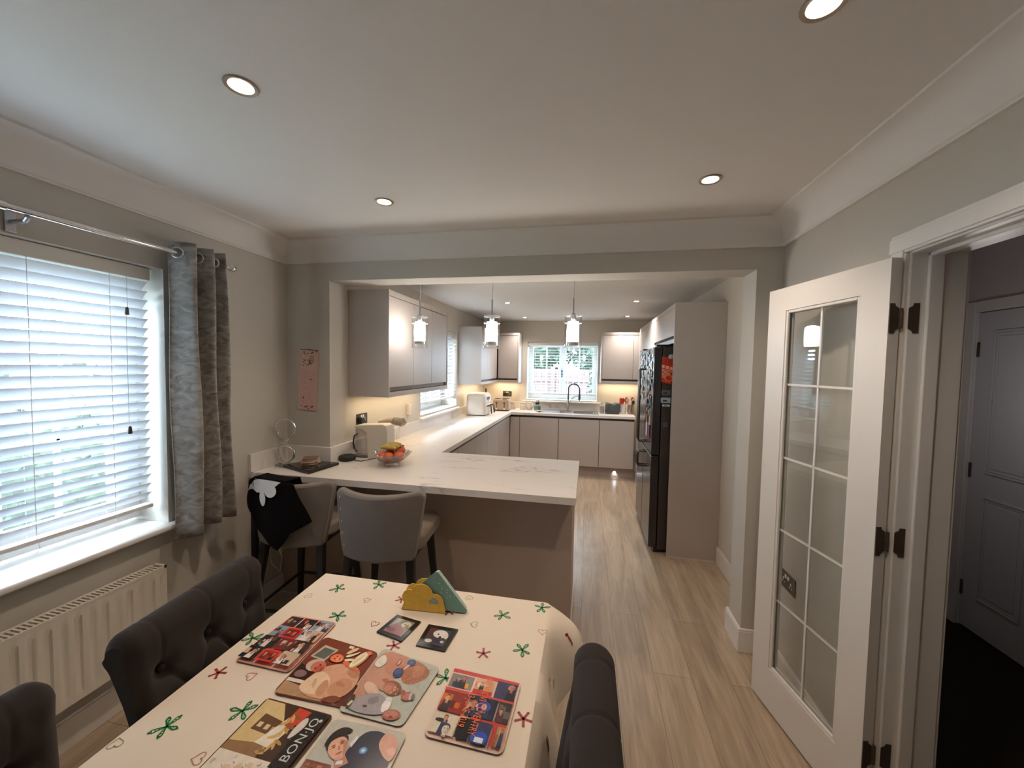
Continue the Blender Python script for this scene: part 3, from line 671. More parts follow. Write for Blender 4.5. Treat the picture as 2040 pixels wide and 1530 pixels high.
mb = MB().box(OL + .001, by0, bz0, CX, by0 + .018, bz1).prism([(OL + .001, by0 + .018), (CX, by0 + .018), (CX, CY), (cx1 - .018, CY), (cx1 - .018, YB - .001), (OL + .001, YB - .001)], bz1 - .038, bz1).prism([(OL + .001, by0 + .018), (CX, by0 + .018), (CX, CY), (cx1 - .018, CY), (cx1 - .018, YB - .001), (OL + .001, YB - .001)], bz0, bz0 + .036).box(cx1 - .018, CY, bz0, cx1, YB - .001, bz1)
mb.build('surround', cab_m, t, bevel=.001)
MB().prism([(OL + .02, by0 + .02), (CX - .028, by0 + .02), (CX - .028, CY + .028), (cx1 - .02, CY + .028), (cx1 - .02, YB - .002), (OL + .02, YB - .002)], bz0 + .037, bz1 - .039).build('carcass', cabdark_m, t)
for a, b in ((by0 + .02, 5.38), (5.38, 5.95)):
    d = MB().box(CX - .026, a + .002, bz0 + .065, CX - .006, b - .002, bz1 - .042).build('door', cab_m, t, bevel=.0015)
d = MB().box(CX + .004, CY + .006, bz0 + .065, cx1 - .02, CY + .026, bz1 - .042).build('door', cab_m, t, bevel=.0015)
t = thing('wall_cabinet', 'cashmere wall cabinet right of the sink window beside the fridge', 'wall cabinet', (.5, 6.14, 1.37))
dx0 = .19; dz0, dz1 = 1.365, 2.125
MB().box(dx0, CY, dz0, dx0 + .018, YB - .001, dz1).box(dx0 + .018, CY, dz1 - .038, 1.09, YB - .001, dz1).box(dx0 + .018, CY, dz0, 1.09, YB - .001, dz0 + .036).build('surround', cab_m, t, bevel=.001)
MB().box(dx0 + .02, CY + .028, dz0 + .037, 1.085, YB - .002, dz1 - .039).build('carcass', cabdark_m, t)
for a, b in ((dx0 + .02, .655), (.655, 1.09)):
    MB().box(a + .002, CY + .006, dz0 + .065, b - .002, CY + .026, dz1 - .042).build('door', cab_m, t, bevel=.0015)
# under cabinet lights
for (x, y, z, sx, sy, pw) in ((-1.60, 3.15, 1.352, .02, 1.1, P_UNDER), (-1.6, 5.55, 1.338, .02, .9, P_UNDER), (-1.3, 6.2, 1.338, .4, .02, P_UNDER * .7), (.5, 6.2, 1.362, .6, .02, P_UNDER)):
    t = thing('under_cabinet_light', 'warm light strip under the ' + {3.15: 'three door', 5.55: 'corner', 6.2: 'corner return' if x < 0 else 'right hand'}[y] + ' wall cabinet', 'light strip', (x, y, z))
    MB().box(x - sx / 2, y - sy / 2, z - .004, x + sx / 2, y + sy / 2, z).build('housing', white_m, t)
    lamp('strip_glow', 'AREA', (x, y, z - .006), pw, (1.0, .78, .50), t, shape='RECTANGLE', size=sx, size_y=sy)

# tall fridge housing
FYN = 3.437
t = thing('fridge_housing', 'tall cashmere housing panel and bridging cupboard around the fridge', 'tall cabinet', (.9, 4.2, 0))
MB().box(.696, FYN, 0, XKR - .001, FYN + .02, 2.146).build('near_panel', cab_m, t, bevel=.001)
MB().box(.70, 4.44, 0, XKR - .001, 4.46, 2.105).box(.70, 4.4601, 0, .72, 5.72, 2.105).box(.7201, 5.70, 0, XKR - .001, 5.72, 2.105).build('far_panel', cab_m, t, bevel=.001)
MB().box(.72, FYN + .021, 1.85, XKR - .002, 4.439, 2.104).build('bridge_carcass', cabdark_m, t)
MB().box(.70, FYN + .02, 2.106, XKR - .002, 5.70, 2.146).build('cornice_board', cab_m, t, bevel=.001)
MB().box(.70, FYN + .0205, 1.815, .718, 4.4395, 1.85).build('bottom_rail', cab_m, t, bevel=.001)
d = MB().box(.70, FYN + .022, 1.875, .719, 4.438, 2.104).build('bridge_door', cab_m, t, bevel=.0015)
MB().box(.715, FYN + .1, 1.852, .7195, 4.36, 1.874).build('recessed_grip', gap_m, d)
t2 = MB().box(.696, FYN - .006, 0, XKR - .017, FYN - .0005, .006).build('floor_bead', cream_m, t)

# fridge
t = thing('fridge_freezer', 'dark steel american style fridge freezer covered in magnets', 'fridge', (.85, 3.94, 0))
fy0, fy1, fzt = 3.485, 4.395, 1.785
MB().box(.625, fy0 + .005, .03, 1.09, fy1 - .005, fzt).build('body', fridges_m, t, bevel=.006)
for (a, b, z0, z1) in ((fy0, 3.935, .855, fzt - .005), (3.941, fy1, .855, fzt - .005), (fy0, 3.935, .05, .845), (3.941, fy1, .05, .845)):
    d = MB().box(.553, a, z0, .618, b, z1).build('door', fridge_m, t, bevel=.008, seg=3)
    hy = 3.905 if a < 3.9 else 3.971
    if z0 > .5: MB().tube([(.553, hy, .90), (.505, hy, .90), (.495, hy, .92), (.495, hy, 1.575), (.505, hy, 1.59), (.553, hy, 1.59)], .010, 10).build('handle', nickel_m, d, smooth=40)
    else: MB().tube([(.553, hy, .80), (.505, hy, .80), (.495, hy, .78), (.495, hy, .67), (.505, hy, .66), (.553, hy, .66)], .010, 10).build('handle', nickel_m, d, smooth=40)
MB().box(.60, fy0 + .02, .0, .66, fy0 + .08, .05).box(.6, fy1 - .08, 0, .66, fy1 - .02, .05).box(1.0, fy0 + .02, 0, 1.06, fy0 + .08, .03).box(1.0, fy1 - .08, 0, 1.06, fy1 - .02, .03).build('feet', black_m, t)
MB().box(.57, fy0 + .01, fzt, .68, fy0 + .09, fzt + .018).box(.57, fy1 - .09, fzt, .68, fy1 - .01, fzt + .018).build('hinge_cover', black_m, t, bevel=.003)
# magnets
rnd = random.Random(11); mcols = ['d8d4cc', 'b8bcb4', '8c988c', 'b0a478', '7c8ca0', '8a4c44', 'e6e2dc', '5a625c', 'b8a088', '3c3a3e', 'a9b0b4', '4a464c', 'c0b888', 'dcdad8', '605c58', '9aa09c']
spots = []
for k in range(900):
    y = rnd.uniform(fy0 + .03, fy1 - .04); z = rnd.uniform(1.10, 1.75); s = rnd.uniform(.024, .042)
    if y > 3.9 and z < 1.3 or 3.86 < y < 4.01: continue
    if all(abs(y - a) > (s + c) * 1.02 or abs(z - b) > (s + c) * 1.05 for a, b, c in spots): spots.append((y, z, s))
    if len(spots) >= 75: break
for (y, z, s) in spots:
    h = rnd.choice(mcols); mb = MB(); kx = rnd.random(); X0 = .5525
    if kx < .55: mb.box(X0 - .006, y - s * .8, z - s, X0, y + s * .8, z + s)
    else:
        pts = [(math.cos(2 * PI * q / 14) * s * (.8 + .2 * (q % 2)), math.sin(2 * PI * q / 14) * s) for q in range(14)]
        mb.prism(pts, 0, .008, X=Matrix(((0, 0, -1, X0), (1, 0, 0, y), (0, 1, 0, z), (0, 0, 0, 1))))
    X2 = X0 - .009
    mb.box(X2, y - s * .45, z - s * .35, X2 + .004, y + s * .4, z + s * .55, 1)
    o = mb.build('fridge_magnet', [hexm(h), hexm(rnd.choice(mcols))], base=(X0, y, z))
    tag(o, 'small souvenir magnet on the %s of the %s fridge door' % ('upper part' if z > 1.53 else 'middle' if z > 1.32 else 'lower cluster', 'nearer' if y < 3.93 else 'farther'), 'magnet', 'souvenir magnets, %s, %s door' % ('upper' if z > 1.53 else 'middle' if z > 1.32 else 'lower', 'nearer' if y < 3.93 else 'farther'))
# two long tags hanging
for (y, h) in ((3.75, 'd6d2ea'), (3.62, '8a2f4a')):
    o = MB().box(.545, y - .03, .98, .5505, y + .03, 1.10).box(.5455, y - .012, 1.095, .5505, y + .012, 1.13, 1).build('fridge_tag', [hexm(h), hexm('cfc8c0')], base=(.5525, y, 1.0))
    tag(o, ('pale lilac' if y > 3.7 else 'dark red') + ' hanging tag magnet at the bottom of the fridge magnets', 'magnet')
# side flyer and small prints on the near side of the fridge
SXm = Matrix(((1, 0, 0, 0), (0, 0, -1, fy0 + .004), (0, 1, 0, 0), (0, 0, 0, 1)))
def sideX(x, z, rot=0): return Matrix.Translation((x, fy0 + .0045, z)) @ Matrix.Rotation(PI / 2, 4, 'X') @ Matrix.Rotation(rot, 4, 'Z')
X = sideX(.655, 1.585, math.radians(-14))
mb = MB().box(-.066, -.105, 0, .066, .105, .001, 0, X)
mb.text('JUST', X @ Matrix.Translation((0, .075, .0015)), .04, 1)
for i in range(3): mb.box(-.05 + i * .036, .012, .0011, -.022 + i * .036, .036, .0016, 2, X)
for i in range(7): mb.box(-.055, -.002 - i * .011, .0011, .05 - (i * 7 % 4) * .008, .003 - i * .011, .0016, 2, X)
pts = [(.035 + .035 * math.cos(a * PI / 4 + .4), -.062 + .03 * math.sin(a * PI / 4 + .4)) for a in range(8)]
mb.prism(pts, .0011, .0016, 3, X); mb.prism([(.035 + (p[0] - .035) * .75, -.062 + (p[1] + .062) * .75) for p in pts], .0016, .002, 0, X)
tag(mb.build('pizza_flyer', [hexm('b5301c'), hexm('7a150c'), hexm('e2a68c'), hexm('e8823a')], base=(.655, fy0, 1.5)), 'red takeaway flyer with orange emblem tilted on the side of the fridge', 'flyer')
tag(MB().ball((.685, fy0 - .004, 1.70), .022, 12, sc=(1, .35, .9)).build('clip_magnet', hexm('9aa8ac'), base=(.685, fy0, 1.70)), 'grey clip magnet at the top of the red flyer on the fridge side', 'magnet')
for (x, z, w_, h_, c, l_) in ((.655, 1.395, .035, .022, '6a6460', 'dark photo magnet below the red flyer on the fridge side'), (.655, 1.33, .038, .022, 'a9b6c6', 'pale blue landscape magnet on the fridge side'), (.66, 1.285, .03, .008, 'd8cfc0', 'thin cream strip magnet on the fridge side')):
    o = MB().box(x - w_, fy0 - .003, z - h_, x + w_, fy0 + .004, z + h_).box(x - w_ * .6, fy0 - .004, z - h_ * .5, x + w_ * .3, fy0 - .0028, z + h_ * .2, 1).build('photo_magnet', [hexm(c), hexm('3c3836')], base=(x, fy0, z)); tag(o, l_, 'magnet')
o = MB().box(.632, fy0 - .002, 1.09, .69, fy0 + .004, 1.155).box(.64, fy0 - .003, 1.1, .68, fy0 - .0018, 1.145, 1).build('label_plate', [hexm('2c2826'), hexm('5a5450')], base=(.66, fy0, 1.12)); tag(o, 'dark square picture magnet low on the fridge side', 'magnet')

# sink
t = thing('kitchen_sink', 'stainless steel sink and a half with drainer below the back window', 'sink', (-.27, 6.0, WT))
mb = MB()
def bowl_(mb, x0, y0, x1, y1, d):
    zt = WT + .004
    a = rrect(x0, y0, x1, y1, .03, 4); b = rrect(x0 + .015, y0 + .015, x1 - .015, y1 - .015, .03, 4); n = len(a)
    vs = [(p[0], p[1], zt) for p in a] + [(p[0], p[1], zt - d) for p in b]
    mb.add(vs, [(i, (i + 1) % n, n + (i + 1) % n, n + i) for i in range(n)] + [tuple(range(n, 2 * n))])
bowl_(mb, -.40, 5.84, -.235, 6.09, .14); bowl_(mb, -.195, 5.82, .125, 6.12, .17)
mb.build('bowls', steel_m, t, smooth=40, fix=False)
z0, z1 = WT + .0005, WT + .005
mb = MB().box(SX0 - .01, SY0 - .01, z0, SX1 + .01, 5.82, z1).box(SX0 - .01, 6.12, z0, SX1 + .01, SY1 + .01, z1).box(SX0 - .01, 5.82, z0, -.40, 6.12, z1).box(-.40, 5.82, z0, -.235, 5.84, z1).box(-.40, 6.09, z0, -.235, 6.12, z1).box(-.235, 5.82, z0, -.195, 6.12, z1).box(.125, 5.82, z0, SX1 + .01, 6.12, z1)
for k in range(6): mb.box(-.68, 5.84 + k * .045, z1, -.44, 5.852 + k * .045, z1 + .002)
mb.build('deck', steel_m, t, bevel=.001)
t = thing('kitchen_tap', 'tall black steel spring tap with arched hose behind the sink', 'tap', (-.29, 6.15, WT))
def arcpts(cx, z, r, a0, a1, n, y=6.15): return [(cx + r * math.cos(a0 + (a1 - a0) * k / n), y - .0 * k, z + r * math.sin(a0 + (a1 - a0) * k / n)) for k in range(n + 1)]
MB().lathe([(.028, 0), (.028, .01), (.018, .016), (.017, .16), (.014, .17)], (-.29, 6.15, WT + .006), 20).build('body', steel_m, t, smooth=40)
c = -.205
MB().tube([(-.29, 6.15, 1.08), (-.29, 6.15, 1.2)] + arcpts(c, 1.25, .086, PI, 0, 20) + [(-.117, 6.15, 1.2), (-.117, 6.15, 1.17)], .011, 10).build('spring_hose', hexm('3c4046', .3), t, smooth=40)
MB().lathe([(.012, 0), (.017, .02), (.017, .09), (.013, .1)], (-.117, 6.15, 1.08), 16).build('spray_head', hexm('3c4046', .3), t, smooth=40)
MB().tube([(-.28, 6.15, 1.02), (-.25, 6.15, 1.09), (-.2, 6.15, 1.135), (-.13, 6.15, 1.15)], .007, 8).tube([(-.3, 6.15, .96), (-.33, 6.15, .97), (-.335, 6.15, 1.02)], .006, 8).build('support_arm', steel_m, t, smooth=40)

# ---------------- back counter items
def put(name, mb, mats, base, label, cat, **k):
    g = k.pop('group', None); return tag(mb.build(name, mats, base=base, **k), label, cat, g)
# air fryer
t = thing('air_fryer', 'cream dual drawer air fryer in the corner by the side window', 'air fryer', (-1.48, 5.25, WT), math.radians(0))
pts = rrect(-1.635, 5.09, -1.35, 5.42, .05, 5)
def taper_prism(mb, pts, z0, z1, s0, s1, mi=0):
    cx = sum(p[0] for p in pts) / len(pts); cy = sum(p[1] for p in pts) / len(pts); n = len(pts)
    vs = [(cx + (p[0] - cx) * s0, cy + (p[1] - cy) * s0, z0) for p in pts] + [(cx + (p[0] - cx) * s1, cy + (p[1] - cy) * s1, z1) for p in pts]
    return mb.add(vs, [tuple(range(n))[::-1], tuple(range(n, 2 * n))] + [(i, (i + 1) % n, n + (i + 1) % n, n + i) for i in range(n)], mi)
mb = taper_prism(MB(), pts, WT + .012, WT + .28, 1, .93); mb.build('body', hexm('d2c6b6', .4), t, smooth=35, bevel=.006)
taper_prism(MB(), pts, WT + .28, WT + .305, .93, .86).build('lid', cream_m, t, smooth=35, bevel=.006)
taper_prism(MB(), pts, WT + .0005, WT + .012, .9, .95).build('base', black_m, t)
for k, y in enumerate((5.17, 5.33)):
    d = MB().box(-1.36, y - .075, WT + .03, -1.342, y + .075, WT + .155).build('drawer', hexm('c9bdac', .4), t, bevel=.006)
    MB().tube([(-1.342, y, WT + .135), (-1.30, y, WT + .14), (-1.285, y, WT + .12), (-1.28, y, WT + .03)], .011, 10).build('drawer_handle', nickel_m, d, smooth=40)
MB().box(-1.365, 5.11, WT + .185, -1.352, 5.40, WT + .27).build('control_panel', hexm('e2ded8', .3), t, bevel=.004)
MB().box(-1.353, 5.18, WT + .215, -1.350, 5.33, WT + .255).build('display', hexm('5a5f80', .2), t)
MB().ball((-1.348, 5.25, WT + .2), .012, 12).build('dial', chrome_m, t, smooth=50)
# knife/utensil bits behind the fryer
put('oil_bottle', MB().lathe([(.03, 0), (.03, .2), (.012, .26), (.012, .34), (.014, .345)], (-1.5, 5.68, WT + .0005), 16), hexm('4a2c1c', .2), (-1.5, 5.68, WT), 'dark brown bottle neck standing behind the air fryer', 'bottle', smooth=40)
# toaster
t = thing('toaster', 'taupe four slice toaster between air fryer and canisters', 'toaster', (-1.29, 5.86, WT))
MB().prism(rrect(-1.42, 5.78, -1.17, 5.98, .03), WT + .014, WT + .17).build('body', hexm('b39a84', .35), t, bevel=.012, seg=3, smooth=35)
MB().prism(rrect(-1.41, 5.79, -1.18, 5.97, .03), WT + .1705, WT + .18).build('top_trim', chrome_m, t, smooth=35, bevel=.002)
MB().box(-1.40, 5.82, WT + .1805, -1.31, 5.845, WT + .182).box(-1.40, 5.90, WT + .1805, -1.31, 5.925, WT + .182).box(-1.28, 5.82, WT + .1805, -1.19, 5.845, WT + .182).box(-1.28, 5.90, WT + .1805, -1.19, 5.925, WT + .182).build('slots', gap_m, t)
MB().prism(rrect(-1.415, 5.785, -1.175, 5.975, .03), WT + .0005, WT + .013).build('base', black_m, t)
for x in (-1.355, -1.235):
    MB().box(x - .004, 5.776, WT + .05, x + .004, 5.781, WT + .13).build('lever_slot', gap_m, t)
    MB().box(x - .014, 5.758, WT + .12, x + .014, 5.775, WT + .132).build('lever', black_m, t, bevel=.003)
    MB().ball((x, 5.772, WT + .03), .012, 12, sc=(1, .6, 1)).build('knob', cream_m, t, smooth=50)
for i, (x, l_) in enumerate(((-1.178, 'cream ceramic canister next to the toaster'), (-1.0, 'cream ceramic canister in the middle of the row of three'), (-.89, 'cream ceramic canister nearest the green soap jar'))):
    t = thing('storage_canister', l_, 'canister', (x, 6.1, WT), group='three cream canisters on the back worktop')
    MB().lathe([(.042, .0005), (.047, .01), (.048, .09), (.044, .095)], (x, 6.1, WT), 24).build('pot', hexm('ddd0c0', .5), t, smooth=40)
    MB().lathe([(.046, .0955), (.047, .105), (.04, .115), (.01, .118)], (x, 6.1, WT), 24).build('lid', hexm('c8b49c', .5), t, smooth=40)
t = thing('soap_jar', 'green glass jar with black pump and white top left of the drainer', 'jar', (-.76, 6.05, WT))
MB().lathe([(.045, .0005), (.05, .008), (.05, .075), (.035, .09), (.03, .1)], (-.76, 6.05, WT), 24).build('jar_body', hexm('6d8a7e', .2), t, smooth=40)
MB().lathe([(.034, .1005), (.034, .125), (.02, .13)], (-.76, 6.05, WT), 20).build('collar', black_m, t, smooth=40)
MB().lathe([(.022, .1305), (.03, .145), (.028, .165), (.01, .17)], (-.76, 6.05, WT), 20).build('cap', hexm('d9d4cc'), t, smooth=40)
put('soap_dish', MB().lathe([(.03, 0), (.05, .012), (.052, .02), (.046, .02), (.03, .006)], (-.72, 5.86, WT + .0055), 24, sy=.6), hexm('cfc8c0'), (-.72, 5.86, WT), 'small pale soap dish at the left end of the drainer', 'dish', smooth=40)
t = thing('soap_dispenser', 'grey square soap dispenser right of the sink', 'soap dispenser', (.225, 6.0, WT))
MB().prism(rrect(.19, 5.965, .255, 6.03, .012), WT + .0055, WT + .115).build('bottle', hexm('9a9088', .5), t, bevel=.005, smooth=35)
MB().tube([(.222, 5.998, WT + .115), (.222, 5.998, WT + .16), (.222, 5.96, WT + .165)], .006, 8).build('pump', chrome_m, t, smooth=40)
t = thing('bread_bin', 'dark grey storage box draped with a dark green cloth right of the sink', 'storage box', (.37, 6.03, WT))
MB().prism(rrect(.275, 5.95, .475, 6.12, .02), WT + .0005, WT + .14).build('box', hexm('55514e', .5), t, bevel=.008, smooth=35)
def cl(u, v):
    x = .268 + .214 * u; d = v * .3
    if d < .19: y, z = 6.13 - d, WT + .148 + .006 * math.sin(u * 9)
    else: y, z = 5.938 - .006 * math.sin(u * 14), WT + .148 - (d - .19)
    return (x, y + .003 * math.sin(20 * u + 8 * v), z + .004 * math.sin(11 * u + 6 * v))
o = MB().grid(cl, 20, 16).build('dish_cloth', hexm('4c504c', .9), t, smooth=60, fix=False); s = o.modifiers.new('t', 'SOLIDIFY'); s.thickness = .004
# utensil pots
def utensils(root, x, y, n, cols, seed, h0=.13, heads=True):
    r_ = random.Random(seed)
    for k in range(n):
        a = r_.uniform(0, 2 * PI); dx, dy = .035 * math.cos(a), .02 * math.sin(a); z0, z1 = WT + .02, WT + h0 + r_.uniform(.06, .12)
        o = MB().tube([(x + dx * .3, y + dy * .3, z0), (x + dx * 1.2, y + dy * 1.2, z1 - .05)], .005, 8).ball((x + dx * 1.35, y + dy * 1.35, z1 - .02), .024, 12, sc=(1, .3, 1.4)).build('cooking_utensil', hexm(cols[k % len(cols)], .4), base=(x, y, z0), smooth=50)
        tag(o, root, 'utensil', 'red utensils in the speckled pot' if root.startswith('red') else 'pale and red utensils in the glass jar')
put('utensil_pot', MB().lathe([(1e-6, .006), (.04, .006), (.041, .145), (.047, .145), (.047, .0005), (1e-6, .0005)], (.535, 6.06, WT), 24).add([], []), hexm('ece8e2', .5), (.535, 6.06, WT), 'white utensil pot with dark speckles holding red utensils', 'pot', smooth=40)
_p = bpy.context.scene.objects['utensil_pot'] if 'utensil_pot' in bpy.context.scene.objects else None
mb = MB(); r_ = random.Random(4)
for k in range(26):
    a = r_.uniform(0, 2 * PI); z = WT + r_.uniform(.015, .135); s = r_.uniform(.003, .007)
    c = Vector((.535 + .0475 * math.cos(a), 6.06 + .0475 * math.sin(a), z)); tx = Vector((-math.sin(a), math.cos(a), 0)) * s; tz = Vector((0, 0, s))
    mb.poly([c - tx, c - tz, c + tx, c + tz])
mb.build('speckle_pattern', black_m, _p, fix=False)
utensils('red silicone kitchen utensil in the speckled pot by the fridge', .535, 6.06, 6, ['c33a26', 'd8452e', 'b22c1c'], 3)
put('utensil_jar', MB().lathe([(1e-6, .008), (.042, .008), (.046, .14), (.05, .14), (.048, .0005), (1e-6, .0005)], (.645, 6.06, WT), 24), bowl_m, (.645, 6.06, WT), 'clear glass jar of utensils beside the speckled pot', 'jar', smooth=40)
utensils('pale pink and red kitchen utensil in the glass jar by the fridge', .64, 6.06, 5, ['e8b8a4', 'd0533c', 'eee0d6', '3c3a38'], 9)

# ---------------- sockets
def socket_plate(name, label, X, w_=.146, h_=.086, gang=2, m=None, cat='socket', plug=None):
    t = thing(name, label, cat, tuple(X.translation))
    MB().prism(rrect(-w_ / 2, -h_ / 2, w_ / 2, h_ / 2, .006), 0, .005, X=X).build('plate', m or nickel_m, t, bevel=.001)
    for g in range(gang):
        cx = (g - (gang - 1) / 2) * w_ * .5
        MB().box(cx - .004, -.002, .0051, cx + .004, .010, .007, X=X).box(cx - .014, -.014, .0051, cx - .006, -.01, .007, X=X).box(cx + .006, -.014, .0051, cx + .014, -.01, .007, X=X).build('pin_holes', mortarw if m is None else black_m, t)
        MB().box(cx * .35 - .008, .014, .0051, cx * .35 + .008, .032, .009, X=X).build('switch', mortarw, t, bevel=.001)
    if plug is not None:
        cx = (plug - (gang - 1) / 2) * w_ * .5
        MB().prism(rrect(cx - .024, -.035, cx + .024, .018, .01), .0075, .038, X=X).build('plug', black_m, t, bevel=.005, smooth=35)
    return t
RXm = Matrix.Rotation(PI / 2, 4, 'X')
def onwall(face, a, z):
    if face == '+x': R_ = Matrix(((0, 0, 1), (1, 0, 0), (0, 1, 0)))      # plate normal +x ; u = +y
    elif face == '-x': R_ = Matrix(((0, 0, -1), (-1, 0, 0), (0, 1, 0)))
    else: R_ = Matrix(((1, 0, 0), (0, 0, -1), (0, 1, 0)))                # normal -y
    return Matrix.Translation(Vector(a + (z,))) @ R_.to_4x4()
socket_plate('wall_socket', 'nickel double socket with black plug below the three door wall cabinet', onwall('+x', (OL, 2.74), 1.165), plug=0)
socket_plate('wall_socket', 'nickel double socket with black plug above the toaster', onwall('-y', (-1.30, YB), 1.14), plug=0)
socket_plate('wall_socket', 'nickel double socket low on the wall behind the glazed door', onwall('-x', (XR, 2.155), .53))
t = socket_plate('wall_socket', 'double socket with white plug on the wall under the breakfast bar', onwall('+x', (XL, 2.15), .52), plug=None)
MB().box(XL + .008, 2.16, .505, XL + .05, 2.205, .56).build('plug', mortarw, t, bevel=.005)
MB().tube([(XL + .045, 2.18, .51), (XL + .07, 2.17, .42), (XL + .09, 2.2, .3), (XL + .1, 2.17, .22), (XL + .08, 2.12, .3), (XL + .06, 2.1, .6), (XL + .03, 2.03, .86), (XL + .045, 2.024, .9), (XL + .06, 2.04, .914), (XL + .1, 2.15, .914), (XL + .1, 2.2, .914)], .0022, 6).build('charging_cable', mortarw, t, smooth=60)
put('wall_timer', MB().prism(rrect(-.03, -.055, .03, .055, .006), 0, .028, X=onwall('+x', (OL, 3.53), 1.16)), cream_m, (OL, 3.53, 1.16), 'small white control box on the wall beside the side window', 'control box', bevel=.003)

# ---------------- peninsula items
t = thing('fruit_bowl', 'cut glass fruit bowl on the peninsula worktop', 'fruit bowl', (-1.29, 2.42, WT))
def scal(n, prof):
    mb = MB(); vs = []; fs = []
    for r, z, s in prof:
        for k in range(n):
            a = 2 * PI * k / n; q = 1 + s * math.cos(12 * a); vs.append((-1.29 + r * q * math.cos(a), 2.42 + r * q * math.sin(a), WT + z))
    for j in range(len(prof) - 1):
        for k in range(n): fs.append((j * n + k, j * n + (k + 1) % n, (j + 1) * n + (k + 1) % n, (j + 1) * n + k))
    return mb.add(vs, fs)
scal(72, [(1e-6, .004, 0), (.045, .001, 0), (.048, .008, .01), (.05, .02, .02), (.08, .04, .03), (.11, .065, .03), (.128, .085, .045), (.124, .086, .045), (.105, .066, .03), (.076, .046, .03), (.045, .026, .02), (1e-6, .024, 0)]).build('bowl', bowl_m, t, smooth=35, fix=False)
fruit_m = mat('orange_peel', srgb(204, 98, 56), .45, noise_amt=.08, nscale=60, bump=(.3, 300))
for i, (x, y, z, l_) in enumerate(((-1.345, 2.385, .972, 'orange at the left of the glass fruit bowl'), (-1.285, 2.36, .975, 'orange at the front middle of the glass fruit bowl'), (-1.222, 2.39, .98, 'orange at the right of the glass fruit bowl'), (-1.25, 2.455, 1.005, 'orange on top at the back of the fruit bowl'), (-1.33, 2.47, .98, 'orange half hidden under the bananas in the fruit bowl'))):
    o = MB().ball((x, y, z), .036, 20, sc=(1, 1, .92)).build('orange', fruit_m, base=(x, y, z), smooth=60); tag(o, l_, 'orange', 'oranges in the fruit bowl')
ban_m = mat('banana_skin', srgb(186, 158, 78), .5, noise_amt=.25, nscale=40)
for k in range(3):
    dy = -.03 + k * .03; pts = []; rr = []
    for q in range(13):
        s = q / 12; a = -0.75 + 1.5 * s
        pts.append((-1.305 + .095 * math.sin(a) * .9 + k * .006, 2.42 + dy + .01 * math.cos(a), 1.0 + .055 * math.cos(a) * .62 + k * .004 + .002)); rr.append(.0165 * min(1, .35 + 3.2 * min(s, 1 - s)) if 0 < s < 1 else .005)
    o = MB().tube(pts, rr, 10).tube([pts[-1], Vector(pts[-1]) + Vector((.012, 0, .004))], .005, 6, 1).build('banana', [ban_m, hexm('4a3c20')], base=(-1.3, 2.42, 1.0), smooth=50)
    tag(o, ['banana at the front of the bunch in the fruit bowl', 'middle banana of the bunch in the fruit bowl', 'banana at the back of the bunch in the fruit bowl'][k], 'banana', 'bananas in the fruit bowl')
# hot water dispenser
t = thing('water_filter_dispenser', 'cream worktop water dispenser with smoky tank beside the fruit bowl', 'water dispenser', (-1.52, 2.6, WT))
Xk = Matrix.Translation((-1.505, 2.60, WT + .0005))
def kfn(): pass
prof = [(-.045, 0), (.115, 0), (.11, .2), (.10, .238), (.07, .25), (-.14, .235), (-.155, .225), (-.15, .215), (-.085, .205), (-.055, .18)]
mb = MB(); n = len(prof)
vs = [(p[0], -.055, p[1]) for p in prof] + [(p[0], .055, p[1]) for p in prof]
mb.add(vs, [tuple(range(n)), tuple(range(n, 2 * n))[::-1]] + [(i, (i + 1) % n, n + (i + 1) % n, n + i) for i in range(n)], 0, Xk)
mb.build('body', cream_m, t, bevel=.01, seg=3, smooth=35)
MB().prism(rrect(-.165, -.05, -.05, .05, .02), 0, .012, X=Xk).build('foot', hexm('6e6a68', .4), t, bevel=.002)
mb = MB(); n = 4
pr = [(-.155, .014), (-.052, .014), (-.07, .2), (-.15, .21)]
vs = [(p[0], -.046, p[1]) for p in pr] + [(p[0], .046, p[1]) for p in pr]
mb.add(vs, [(0, 1, 2, 3), (7, 6, 5, 4)] + [(i, (i + 1) % 4, 4 + (i + 1) % 4, 4 + i) for i in range(4)], 0, Xk); mb.build('tank', jug_m, t, bevel=.006)
MB().tube([(-.156, 0, .165), (-.185, 0, .15), (-.195, 0, .1), (-.185, 0, .05), (-.16, 0, .03)], .006, 8, X=Xk).build('tank_handle', black_m, t, smooth=40)
put('milk_frother', MB().tube([(-1.60, 2.80, 1.135), (-1.52, 2.79, 1.15), (-1.46, 2.78, 1.155)], [.02, .028, .03], 18).tube([(-1.455, 2.78, 1.155), (-1.40, 2.775, 1.15), (-1.385, 2.772, 1.13)], [.032, .034, .03], 18, 1).tube([(-1.53, 2.80, WT + .0005), (-1.53, 2.80, 1.14)], .035, 18, 2), [taupe_m, hexm('a09488', .4), cream_m], (-1.5, 2.8, WT), 'taupe rounded mixer head appliance behind the cream water dispenser', 'stand mixer', smooth=40)
# black puck speaker with lead
t = thing('smart_speaker', 'round black puck on the worktop beside the water dispenser', 'speaker', (-1.655, 2.46, WT))
MB().lathe([(.05, .0005), (.056, .008), (.057, .026), (.05, .036), (1e-6, .038)], (-1.655, 2.46, WT), 32).build('puck', hexm('1c211e', .6), t, smooth=40)
MB().tube([(-1.60, 2.455, WT + .004), (-1.54, 2.45, WT + .003), (-1.5, 2.47, WT + .01), (-1.44, 2.5, WT + .02), (-1.42, 2.5, WT + .02)], .003, 6).build('lead', black_m, t, smooth=60)
